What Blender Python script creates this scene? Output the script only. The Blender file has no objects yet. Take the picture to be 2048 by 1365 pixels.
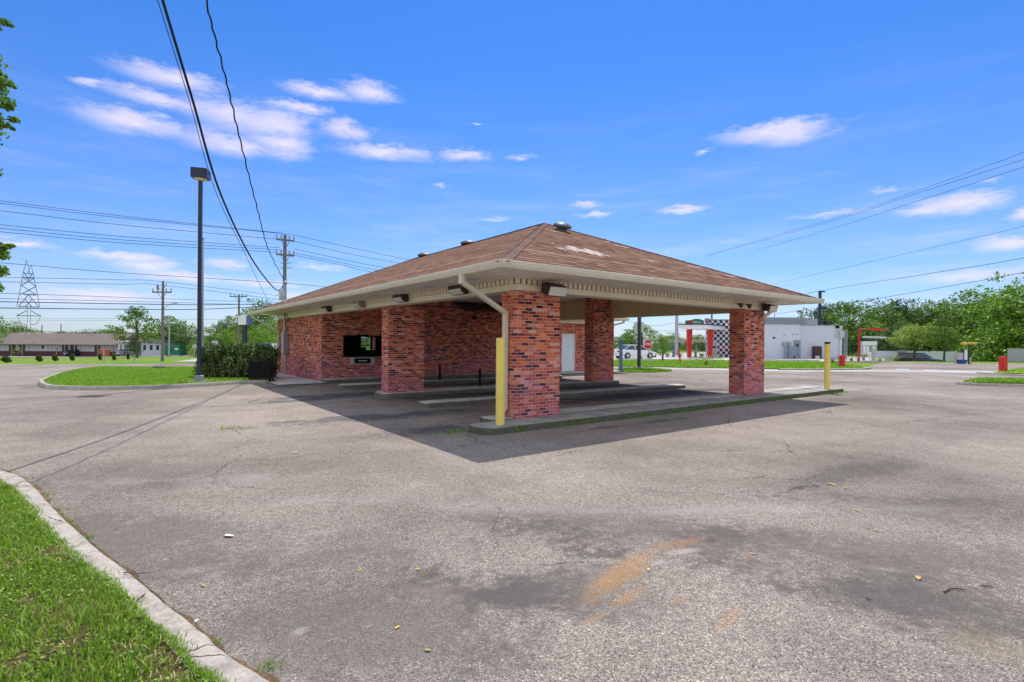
import bpy, math, random
import numpy as np
from mathutils import Vector, Matrix
random.seed(7); RNG = np.random.default_rng(11)
R_ = math.radians
scene = bpy.context.scene
COL = scene.collection

# ------------------------------------------------------------------ camera
H = 1.745; FPX = 1043.5; ROLL = R_(.453); TH = R_(36.843); OX, OY = .075, 10.981
cam_d = bpy.data.cameras.new("camera"); cam = bpy.data.objects.new("camera", cam_d); COL.objects.link(cam)
cam_d.sensor_width = 36; cam_d.lens = 36 * FPX / 2048; cam_d.shift_y = 1.66 / 2048
cam_d.clip_start = .05; cam_d.clip_end = 5000
cam.location = (0, 0, H)
cam.matrix_world = Matrix.Translation((0, 0, H)) @ Matrix.Rotation(-ROLL, 4, 'Y') @ Matrix.Rotation(R_(90), 4, 'X')
scene.camera = cam

# ------------------------------------------------------------------ light
SUNV = Vector((.285, 1.68, 3.215)).normalized()          # towards the sun
SUN_EL = math.asin(SUNV.z); SUN_AZ = math.atan2(SUNV.x, SUNV.y)
sd = bpy.data.lights.new("sun", 'SUN'); sd.energy = 3.4; sd.angle = R_(.5); sd.color = (1, .95, .87)
sun = bpy.data.objects.new("sun", sd); COL.objects.link(sun)
sun.rotation_euler = (-SUNV).to_track_quat('-Z', 'Y').to_euler(); sun.location = (0, 0, 60)
scene.view_settings.view_transform = 'Standard'; scene.view_settings.look = 'None'
scene.view_settings.exposure = .35; scene.view_settings.gamma = 1
scene.cycles.max_bounces = 9; scene.cycles.diffuse_bounces = 7; scene.cycles.transparent_max_bounces = 12

# ------------------------------------------------------------------ node helper
class NT:
    def __init__(s, tree): s.t = tree; s.n = tree.nodes; s.l = tree.links
    def put(s, sock, v):
        if v is None: return
        if isinstance(v, bpy.types.NodeSocket): s.l.new(v, sock)
        else:
            if sock.type == 'RGBA' and len(v) == 3: v = (*v, 1)
            sock.default_value = v
    def m(s, op, a, b=None, c=None, clamp=False):
        n = s.n.new('ShaderNodeMath'); n.operation = op; n.use_clamp = clamp
        s.put(n.inputs[0], a); s.put(n.inputs[1], b); s.put(n.inputs[2], c); return n.outputs[0]
    def v(s, op, a, b=None, scale=None):
        n = s.n.new('ShaderNodeVectorMath'); n.operation = op
        s.put(n.inputs[0], a); s.put(n.inputs[1], b)
        if scale is not None: s.put(n.inputs['Scale'], scale)
        return n.outputs[1] if op in ('LENGTH', 'DOT_PRODUCT', 'DISTANCE') else n.outputs[0]
    def mix(s, f, a, b, mode='MIX'):
        n = s.n.new('ShaderNodeMix'); n.data_type = 'RGBA'; n.blend_type = mode
        s.put(n.inputs[0], f); s.put(n.inputs[6], a); s.put(n.inputs[7], b); return n.outputs[2]
    def ramp(s, f, stops, interp='LINEAR'):
        n = s.n.new('ShaderNodeValToRGB'); r = n.color_ramp; r.interpolation = interp
        while len(r.elements) < len(stops): r.elements.new(.5)
        for e, (p, c) in zip(r.elements, stops): e.position = p; e.color = (*c, 1) if len(c) == 3 else c
        s.put(n.inputs[0], f); return n.outputs[0]
    def noise(s, vec, scale, detail=3, rough=.55, dim='3D', dist=0):
        n = s.n.new('ShaderNodeTexNoise'); n.noise_dimensions = dim
        s.put(n.inputs['Vector'], vec); n.inputs['Scale'].default_value = scale
        n.inputs['Detail'].default_value = detail; n.inputs['Roughness'].default_value = rough
        n.inputs['Distortion'].default_value = dist; return n.outputs[0]
    def sstep(s, x, a, b, lo=0., hi=1.):
        n = s.n.new('ShaderNodeMapRange'); n.interpolation_type = 'SMOOTHSTEP'
        s.put(n.inputs[0], x); s.put(n.inputs[1], a); s.put(n.inputs[2], b); s.put(n.inputs[3], lo); s.put(n.inputs[4], hi)
        return n.outputs[0]
    def xyz(s, v):
        n = s.n.new('ShaderNodeSeparateXYZ'); s.put(n.inputs[0], v); return n.outputs
    def comb(s, x, y, z=0.):
        n = s.n.new('ShaderNodeCombineXYZ'); s.put(n.inputs[0], x); s.put(n.inputs[1], y); s.put(n.inputs[2], z); return n.outputs[0]
    def coord(s, which='Object'):
        return s.n.new('ShaderNodeTexCoord').outputs[which]
    def white(s, vec):
        n = s.n.new('ShaderNodeTexWhiteNoise'); n.noise_dimensions = '2D'; s.put(n.inputs[0], vec); return n.outputs[0]
    def bump(s, h, st=.5, dist=.02):
        n = s.n.new('ShaderNodeBump'); n.inputs['Strength'].default_value = st; n.inputs['Distance'].default_value = dist
        s.put(n.inputs['Height'], h); return n.outputs[0]

def newmat(name):
    m = bpy.data.materials.new(name); m.use_nodes = True
    N = NT(m.node_tree); b = m.node_tree.nodes['Principled BSDF']
    def out(color=None, rough=.7, metal=0., normal=None, spec=.3, **kw):
        N.put(b.inputs['Base Color'], color); N.put(b.inputs['Roughness'], rough); N.put(b.inputs['Metallic'], metal)
        b.inputs['Specular IOR Level'].default_value = spec
        if normal is not None: N.put(b.inputs['Normal'], normal)
        for k, v in kw.items(): N.put(b.inputs[k.replace('_', ' ')], v)
        return m
    return m, N, out

def paint(name, c, rough=.55, metal=0., var=.12, scale=3., bump=.15, dirt=.0, spec=.35):
    m, N, out = newmat(name); p = N.coord()
    n = N.noise(p, scale, 4); n2 = N.noise(p, scale * 12, 3)
    f = N.m('ADD', N.m('MULTIPLY', n, .7), N.m('MULTIPLY', n2, .3))
    lo = tuple(x * (1 - var) for x in c); hi = tuple(min(1, x * (1 + var)) for x in c)
    col = N.ramp(f, [(.3, lo), (.7, hi)])
    if dirt:
        d = N.sstep(N.noise(N.v('MULTIPLY', p, (1, 1, .25)), 5, 5, .7), .52, .75)
        col = N.mix(N.m('MULTIPLY', d, dirt), col, (.13, .1, .07))
    return out(col, rough, metal, N.bump(n2, bump, .01), spec)

# ------------------------------------------------------------------ sky with clouds
world = bpy.data.worlds.new("World"); scene.world = world; world.use_nodes = True
def ray(px, py):
    dx = px - 1024; dy = py - 682.5
    a = dx * math.cos(ROLL) + dy * math.sin(ROLL); b = dy * math.cos(ROLL) - dx * math.sin(ROLL)
    return a / FPX, -(b - 1.658) / FPX
def azel(px, py):
    a, b = ray(px, py); return math.atan2(a, 1), math.atan2(b, math.hypot(a, 1))
CLOUDS = [  # px, py, half w, half h, softness offset
 (352, 158, 120, 24, 0), (172, 165, 45, 12, .25), (262, 243, 112, 28, -.05), (325, 200, 130, 20, .08), (460, 225, 110, 40, .1),
 (545, 250, 110, 40, .08), (470, 290, 130, 28, .1), (560, 285, 75, 20, .05), (695, 258, 52, 22, -.05), (630, 182, 72, 16, .02),
 (735, 183, 60, 24, .05), (768, 304, 95, 18, 0), (925, 312, 58, 15, .12), (1045, 316, 52, 10, .42), (1555, 262, 120, 20, -.1),
 (1405, 303, 26, 8, .3), (1590, 270, 80, 24, -.02), (1360, 420, 52, 9, .05), (1172, 409, 48, 8, .25), (1180, 429, 45, 7, .3),
 (1915, 408, 120, 20, -.05), (1850, 420, 70, 12, .1), (2040, 430, 34, 15, .05), (2010, 487, 80, 18, 0), (1960, 551, 155, 17, 0),
 (55, 488, 85, 11, .0), (235, 512, 105, 11, .1), (285, 531, 80, 13, .08), (350, 552, 110, 14, .15), (460, 528, 65, 14, .1),
 (190, 592, 190, 26, .18), (90, 600, 90, 18, .25), (540, 567, 120, 12, .15), (640, 534, 60, 9, .25), (985, 438, 60, 10, .5), (590, 213, 90, 14, .2),
 (600, 590, 110, 12, .3), (1780, 380, 80, 9, .45), (1990, 360, 60, 8, .4), (1650, 430, 200, 12, .55), (890, 372, 30, 5, .3), (955, 248, 18, 4, .2)]
W_ = NT(world.node_tree); bg = world.node_tree.nodes['Background']
sky = world.node_tree.nodes.new('ShaderNodeTexSky'); sky.sky_type = 'NISHITA'; sky.sun_disc = False
sky.sun_elevation = SUN_EL; sky.sun_rotation = SUN_AZ; sky.altitude = 200; sky.air_density = 1.15; sky.dust_density = .25; sky.ozone_density = 2.4
dirv = W_.coord('Generated'); dx, dy, dz = W_.xyz(dirv)
az = W_.m('ARCTAN2', dx, dy); el = W_.m('ARCSINE', dz)
skyc = W_.mix(1., sky.outputs[0], W_.mix(W_.sstep(el, .0, .62), (.60, .735, 1.10), (.35, .665, 1.16)), 'MULTIPLY')
hs = world.node_tree.nodes.new('ShaderNodeHueSaturation'); hs.inputs['Saturation'].default_value = 1.04; W_.put(hs.inputs['Color'], skyc)
ae = W_.comb(az, el, 0.)
nv = W_.comb(W_.m('MULTIPLY', az, 9.), W_.m('MULTIPLY', el, 26.), .3)
n1 = W_.noise(nv, 1.3, 6, .62); n2 = W_.noise(nv, 4.5, 5, .6)
warp = W_.comb(W_.m('MULTIPLY', W_.m('SUBTRACT', n1, .5), .09), W_.m('MULTIPLY', W_.m('SUBTRACT', n2, .5), .022), 0.)
aw = W_.v('ADD', ae, warp)
dmin = None
for (x, y, hw, hh, off) in CLOUDS:
    c = azel(x, y); a1 = azel(x + hw, y); a2 = azel(x, y - hh)
    sx = abs(a1[0] - c[0]); sy = abs(a2[1] - c[1])
    tilt = 0
    d = W_.v('LENGTH', W_.v('MULTIPLY', W_.v('SUBTRACT', aw, (c[0], c[1], 0)), (1 / sx, 1 / sy, 0)))
    d = W_.m('ADD', d, off)
    dmin = d if dmin is None else W_.m('SMOOTH_MIN', dmin, d, .35)
nn = W_.m('ADD', W_.m('MULTIPLY', W_.m('SUBTRACT', n1, .5), 1.3), W_.m('MULTIPLY', W_.m('SUBTRACT', n2, .5), 1.0))
cm = W_.sstep(W_.m('ADD', dmin, nn), 1.36, -.05)
# thin veil towards the horizon
veil = W_.m('MULTIPLY', W_.sstep(W_.noise(W_.comb(W_.m('MULTIPLY', az, 3.), W_.m('MULTIPLY', el, 22.), 5.), 1.2, 5, .6), .42, .8), W_.sstep(el, .5, .03))
cm = W_.m('MAXIMUM', W_.m('MULTIPLY', cm, .84), W_.m('MULTIPLY', veil, .36))
cc = W_.mix(W_.sstep(n2, .35, .7), (6.0, 5.7, 7.1), (7.6, 6.9, 7.7))
fin = W_.mix(cm, hs.outputs[0], cc)
# unseen bright clouds added behind the viewer to fill the shade
cn = W_.noise(W_.v('MULTIPLY', dirv, (1, 1, 2.2)), 2.6, 6, .6)
back = W_.m('MULTIPLY', W_.sstep(dy, .30, -.05), W_.m('MULTIPLY', W_.sstep(cn, .34, .50), W_.sstep(dz, .02, .12)))
fin = W_.mix(back, fin, (7.2, 7.5, 8.3))
W_.put(bg.inputs[0], fin); bg.inputs[1].default_value = .11

# ------------------------------------------------------------------ geometry helpers
def hz(X, Y=0.):                             # the land falls away gently to the left, and behind the lot at far right
    t = min(max((-20 - X) / 65, 0), 1); a = min(max((X - 42) / 5, 0), 1); b = min(max((Y - 57) / 9, 0), 1); return -1.9 * t - 1.35 * a * b
def gnd(px, py, z=0.):
    a, b = ray(px, py); X = 0.; Y = 10.
    zz = z
    for _ in range(60):
        Y = (zz - H) / b; X = a * Y; zz = .5 * zz + .5 * (z + hz(X, Y))
    return Vector((X, Y, zz))
def at(px, py, Y):
    a, b = ray(px, py); return Vector((a * Y, Y, H + b * Y))
CT, ST = math.cos(TH), math.sin(TH)
def Wd(u, v, z=0.): return Vector((OX + u * CT - v * ST, OY + u * ST + v * CT, z))
def vL(px):                                  # v on the left face (u=0) under image column px
    r = (px - 1024) / FPX; return (r * OY - OX) / (-ST - r * CT)
def uF(px, v=0.):                            # u on a face of constant v under image column px
    r = (px - 1024) / FPX; X0 = OX - v * ST; Y0 = OY + v * CT
    return (r * Y0 - X0) / (CT - r * ST)

def tag(o, label=None, cat=None, group=None, kind=None):
    if label: o['label'] = label
    if cat: o['category'] = cat
    if group: o['group'] = group
    if kind: o['kind'] = kind
    return o
def empty(name, loc=(0, 0, 0), rz=0., label=None, cat=None, group=None):
    o = bpy.data.objects.new(name, None); COL.objects.link(o); o.location = loc; o.rotation_euler = (0, 0, rz)
    o.empty_display_size = .2
    return tag(o, label, cat, group)

class MB:
    def __init__(s): s.v = []; s.f = []; s.M = Matrix()
    def add(s, vs, fs):
        k = len(s.v); s.v += [tuple(s.M @ Vector(p)) for p in vs]; s.f += [tuple(i + k for i in f) for f in fs]; return s
    def box(s, x0, x1, y0, y1, z0, z1):
        return s.add([(x0, y0, z0), (x1, y0, z0), (x1, y1, z0), (x0, y1, z0), (x0, y0, z1), (x1, y0, z1), (x1, y1, z1), (x0, y1, z1)],
                     [(0, 3, 2, 1), (4, 5, 6, 7), (0, 1, 5, 4), (1, 2, 6, 5), (2, 3, 7, 6), (3, 0, 4, 7)])
    def cbox(s, x0, x1, y0, y1, z0, z1, b=.01):       # box with chamfered vertical and top edges
        def ring(i, z): return [(x0 + i + b, y0 + i, z), (x1 - i - b, y0 + i, z), (x1 - i, y0 + i + b, z), (x1 - i, y1 - i - b, z), (x1 - i - b, y1 - i, z), (x0 + i + b, y1 - i, z), (x0 + i, y1 - i - b, z), (x0 + i, y0 + i + b, z)]
        vs = ring(0, z0) + ring(0, z1 - b) + ring(b, z1); fs = [tuple(range(7, -1, -1)), tuple(range(16, 24))]
        for k in (0, 8):
            for i in range(8): j = (i + 1) % 8; fs.append((k + i, k + j, k + 8 + j, k + 8 + i))
        return s.add(vs, fs)
    def prism(s, poly, z0, z1):                       # polygon (ccw) extruded in z
        n = len(poly); vs = [(x, y, z0) for x, y in poly] + [(x, y, z1) for x, y in poly]
        return s.add(vs, [tuple(range(n - 1, -1, -1)), tuple(range(n, 2 * n))] + [(i, (i + 1) % n, n + (i + 1) % n, n + i) for i in range(n)])
    def extr(s, poly, x0, x1):                        # polygon in (y,z) extruded along x
        n = len(poly); vs = [(x0, y, z) for y, z in poly] + [(x1, y, z) for y, z in poly]
        return s.add(vs, [tuple(range(n - 1, -1, -1)), tuple(range(n, 2 * n))] + [(i, (i + 1) % n, n + (i + 1) % n, n + i) for i in range(n)])
    def cyl(s, p0, p1, r0, r1=None, n=12, caps=True): return s.tube([p0, p1], [r0, r0 if r1 is None else r1], n, caps)
    def tube(s, pts, rs, n=8, caps=True, rect=None):
        pts = [Vector(p) for p in pts]
        if not hasattr(rs, '__len__'): rs = [rs] * len(pts)
        vs = []; up = Vector((0, 0, 1)); ref = None
        for i, p in enumerate(pts):
            t = (pts[min(i + 1, len(pts) - 1)] - pts[max(i - 1, 0)]).normalized()
            if ref is None: ref = Vector((1, 0, 0)) if abs(t.z) > .9 else up
            a = t.cross(ref)
            if a.length < 1e-4: a = t.cross(Vector((0, 1, 0)))
            a.normalize(); b = a.cross(t).normalized(); ref = b
            if rect:
                for (ca, cb) in ((-1, -1), (1, -1), (1, 1), (-1, 1)): vs.append(tuple(p + a * ca * rect[0] + b * cb * rect[1]))
            else:
                for k in range(n): w = 2 * math.pi * k / n; vs.append(tuple(p + a * math.cos(w) * rs[i] + b * math.sin(w) * rs[i]))
        if rect: n = 4
        fs = []
        for i in range(len(pts) - 1):
            for k in range(n): fs.append((i * n + k, i * n + (k + 1) % n, (i + 1) * n + (k + 1) % n, (i + 1) * n + k))
        if caps: fs += [tuple(range(n - 1, -1, -1)), tuple(range((len(pts) - 1) * n, len(pts) * n))]
        return s.add(vs, fs)
    def disc(s, c, r, n=20, nrm=(0, 0, 1), th=.02):
        c = Vector(c); nn = Vector(nrm).normalized(); return s.tube([c, c + nn * th], r, n)
    def lathe(s, prof, c=(0, 0, 0), n=16):            # profile (r,z)
        vs = []; fs = []
        for r, z in prof:
            for k in range(n): w = 2 * math.pi * k / n; vs.append((c[0] + r * math.cos(w), c[1] + r * math.sin(w), c[2] + z))
        for i in range(len(prof) - 1):
            for k in range(n): fs.append((i * n + k, i * n + (k + 1) % n, (i + 1) * n + (k + 1) % n, (i + 1) * n + k))
        fs += [tuple(range(n - 1, -1, -1)), tuple(range((len(prof) - 1) * n, len(prof) * n))]
        return s.add(vs, fs)
    def build(s, name, mat, parent=None, smooth=False, recalc=True):
        me = bpy.data.meshes.new(name); me.from_pydata(s.v, [], s.f)
        if recalc:
            import bmesh
            bm = bmesh.new(); bm.from_mesh(me); bmesh.ops.recalc_face_normals(bm, faces=bm.faces); bm.to_mesh(me); bm.free()
        uv = me.uv_layers.new(name='UVMap')
        up = Vector((0, 0, 1))
        for p in me.polygons:
            nrm = p.normal
            if abs(nrm.z) > .985: t = Vector((1, 0, 0)); b = Vector((0, 1, 0))
            else: t = up.cross(nrm).normalized(); b = nrm.cross(t)
            for li in p.loop_indices:
                co = me.vertices[me.loops[li].vertex_index].co; uv.data[li].uv = (co.dot(t), co.dot(b))
        if smooth: me.shade_smooth(); me.set_sharp_from_angle(angle=R_(40))
        me.materials.append(mat)
        o = bpy.data.objects.new(name, me); COL.objects.link(o)
        if parent: o.parent = parent
        return o

def quads(name, V, F, mat, parent=None):           # numpy mesh, F (n,3) or (n,4)
    me = bpy.data.meshes.new(name); n = len(F); k = F.shape[1]
    me.vertices.add(len(V)); me.vertices.foreach_set('co', V.astype(np.float32).ravel())
    me.loops.add(n * k); me.loops.foreach_set('vertex_index', F.astype(np.int32).ravel())
    me.polygons.add(n); me.polygons.foreach_set('loop_start', (np.arange(n) * k).astype(np.int32))
    me.update(calc_edges=True); me.materials.append(mat)
    o = bpy.data.objects.new(name, me); COL.objects.link(o)
    if parent: o.parent = parent
    return o

def copy_tree(o, parent=None):
    c = o.copy(); COL.objects.link(c); c.parent = parent
    for ch in list(o.children): copy_tree(ch, c)
    return c
def smoothline(pts, n=8):
    pts = [Vector(p) for p in pts]; P = [pts[0] * 2 - pts[1]] + pts + [pts[-1] * 2 - pts[-2]]; out = []
    for i in range(1, len(P) - 2):
        for k in range(n):
            t = k / n; a, b, c, d = P[i - 1], P[i], P[i + 1], P[i + 2]
            out.append(.5 * ((2 * b) + (c - a) * t + (2 * a - 5 * b + 4 * c - d) * t * t + (3 * b - a - 3 * c + d) * t ** 3))
    out.append(pts[-1]); return out

def drape(poly, off, name, mat, label_kind='structure'):
    """flat sheet following the land; poly list of (X,Y)"""
    import bmesh
    bm = bmesh.new(); vs = [bm.verts.new((x, y, 0)) for x, y in poly]; bm.faces.new(vs)
    for xc in (-20, -85):
        bmesh.ops.bisect_plane(bm, geom=bm.verts[:] + bm.edges[:] + bm.faces[:], plane_co=(xc, 0, 0), plane_no=(1, 0, 0))
    bmesh.ops.triangulate(bm, faces=bm.faces[:])
    bmesh.ops.recalc_face_normals(bm, faces=bm.faces)
    for v in bm.verts: v.co.z = hz(v.co.x) + off
    me = bpy.data.meshes.new(name); bm.to_mesh(me); bm.free()
    if me.polygons and me.polygons[0].normal.z < 0: me.flip_normals()
    me.materials.append(mat); o = bpy.data.objects.new(name, me); COL.objects.link(o); return tag(o, kind=label_kind)

# ------------------------------------------------------------------ materials
def mat_brick(name, hue=0., soldier=False):
    m, N, out = newmat(name); uvn = N.n.new('ShaderNodeUVMap'); u, v, _ = N.xyz(uvn.outputs[0])
    if soldier: u, v = v, u
    U = N.m('DIVIDE', N.m('ADD', u, 60.), .2032); V = N.m('DIVIDE', N.m('ADD', v, 20.), .0677)
    row = N.m('FLOOR', V); U2 = N.m('ADD', U, N.m('FRACT', N.m('MULTIPLY', row, .5))); colm = N.m('FLOOR', U2)
    fu = N.m('FRACT', U2); fv = N.m('FRACT', V)
    p = N.coord(); wob = N.m('MULTIPLY', N.m('SUBTRACT', N.noise(p, 30, 2), .5), .05)
    eu = N.m('SUBTRACT', .5, N.m('ABSOLUTE', N.m('SUBTRACT', fu, .5))); ev = N.m('SUBTRACT', .5, N.m('ABSOLUTE', N.m('SUBTRACT', fv, .5)))
    mk = N.m('MINIMUM', N.sstep(N.m('ADD', eu, wob), .018, .034), N.sstep(N.m('ADD', ev, wob), .06, .10))
    w = N.white(N.comb(colm, row)); w2 = N.white(N.comb(N.m('ADD', colm, 31.7), N.m('ADD', row, 7.3)))
    c = N.ramp(w, [(0, (.06, .022, .035)), (.11, (.10, .032, .045)), (.17, (.32, .060, .05)), (.30, (.52, .092, .055)), (.5, (.64, .135, .060)),
                   (.68, (.73, .19, .072)), (.82, (.79, .26, .11)), (.92, (.82, .42, .32)), (1, (.42, .085, .08))], 'LINEAR')


    big = N.noise(p, .9, 3, .5); z = N.xyz(p)[2]
    pf = N.m('MULTIPLY', N.sstep(N.m('ADD', N.m('MULTIPLY', big, 2.4), N.m('MULTIPLY', z, -.55)), .25, 1.3), .75)
    cp = N.mix(.42, N.mix(1., c, (.85, .62, 1.9), 'MULTIPLY'), (.46, .18, .24))
    c = N.mix(pf, c, cp)
    fine = N.noise(p, 55, 4, .7)
    c = N.mix(.55, c, N.ramp(fine, [(.3, (.5, .47, .47)), (.62, (1.2, 1.12, 1.12))]), 'MULTIPLY')
    eff = N.m('MULTIPLY', N.sstep(N.noise(p, 4.5, 5, .7), .60, .78), N.sstep(w2, .35, .9))
    c = N.mix(N.m('MULTIPLY', eff, .32), c, (.55, .47, .47))
    mort = N.ramp(N.noise(p, 9, 4), [(.3, (.55, .41, .35)), (.7, (.78, .62, .54))])
    c = N.mix(mk, mort, c)
    h = N.m('ADD', mk, N.m('MULTIPLY', fine, .25))
    return out(c, .9, 0., N.bump(h, .9, .014), .05)
M = {}
M['brick'] = mat_brick('brick'); M['soldier'] = mat_brick('soldier_brick', soldier=True)

def mat_shingle():
    m, N, out = newmat('shingle'); uvn = N.n.new('ShaderNodeUVMap'); u, v, _ = N.xyz(uvn.outputs[0])
    p = N.coord()
    wobr = N.m('MULTIPLY', N.m('SUBTRACT', N.noise(p, 1.0, 2), .5), .14)
    V = N.m('ADD', N.m('DIVIDE', N.m('ADD', v, 40.), .19), wobr); row = N.m('FLOOR', V)
    U = N.m('ADD', N.m('DIVIDE', N.m('ADD', u, 60.), .305), N.m('MULTIPLY', N.white(N.comb(row, 3.)), 1.)); colm = N.m('FLOOR', U)
    fv = N.m('FRACT', V); fu = N.m('FRACT', U)
    w = N.white(N.comb(colm, row))
    c = N.ramp(w, [(0, (.19, .104, .074)), (.35, (.24, .138, .100)), (.7, (.275, .164, .122)), (1, (.33, .21, .165))])
    c = N.mix(.6, c, N.ramp(N.noise(p, 1.1, 5, .65), [(.3, (.92, .91, .91)), (.7, (1.06, 1.06, 1.06))]), 'MULTIPLY')
    c = N.mix(.5, c, N.ramp(N.noise(p, 70, 3, .7), [(.3, (.5, .5, .5)), (.7, (1.35, 1.35, 1.35))]), 'MULTIPLY')
    c = N.mix(.35, c, N.ramp(N.noise(N.v('MULTIPLY', p, (.35, .35, 4)), 6, 4, .7), [(.35, (.94, .94, .94)), (.65, (1.05, 1.05, 1.05))]), 'MULTIPLY')
    line = N.sstep(fv, .05, .5); slot = N.sstep(N.m('SUBTRACT', .5, N.m('ABSOLUTE', N.m('SUBTRACT', fu, .5))), .012, .03)
    c = N.mix(N.m('SUBTRACT', 1., line), c, (.035, .022, .02)); c = N.mix(N.m('MULTIPLY', N.m('SUBTRACT', 1., slot), .5), c, (.05, .03, .028))
    # bare, weathered streaks where granules have washed off
    x, y, z = N.xyz(p)
    for (cx, cy, sx, sy, th) in PATCH:
        d = N.v('LENGTH', N.v('MULTIPLY', N.v('SUBTRACT', N.comb(x, y, 0.), (cx, cy, 0)), (1 / sx, 1 / sy, 0)))
        nz = N.noise(N.comb(N.m('MULTIPLY', x, 2.2), N.m('MULTIPLY', row, .9), 0.), 1.7, 4, .8)
        k = N.sstep(N.m('SUBTRACT', nz, N.m('MULTIPLY', d, .2)), th - .12, th - .05)
        c = N.mix(N.m('MULTIPLY', k, .85 if sx > .6 else .5), c, (.58, .51, .46))
    h = N.m('ADD', N.m('MULTIPLY', fv, -.6), N.m('MULTIPLY', w, .3))
    return out(c, 1., 0., N.bump(h, .7, .02), 0.)
RS = .4225; E0 = -1.2; ZE = 3.205          # roof slope, eave line, eave height
UR = 11.47; VR = 21.88; HALF = (UR - E0) / 2
def front_pt(px, py):                        # pixel onto the front roof plane -> (u,v)
    a, b = ray(px, py); best = None
    lo, hi = 5., 40.
    def f(Y):
        X = a * Y; Z = H + b * Y; x, y = X - OX, Y - OY; v = -x * ST + y * CT; return Z - (ZE + RS * (v - E0)), x * CT + y * ST, v
    for _ in range(60):
        mid = (lo + hi) / 2
        if f(mid)[0] > 0: lo = mid
        else: hi = mid
    return f(lo)[1:]
PATCH = []
for (x, y, sx, sy, th) in [(1168, 502, .85, .42, .46), (1305, 523, .5, .16, .46), (1390, 534, .45, .16, .46), (1460, 552, .4, .14, .47), (1243, 493, .5, .18, .48), (1215, 484, .3, .14, .5), (1105, 462, .35, .2, .5)]:
    u, v = front_pt(x, y); PATCH.append((u, v, sx, sy, th))
M['shingle'] = mat_shingle()

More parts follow.
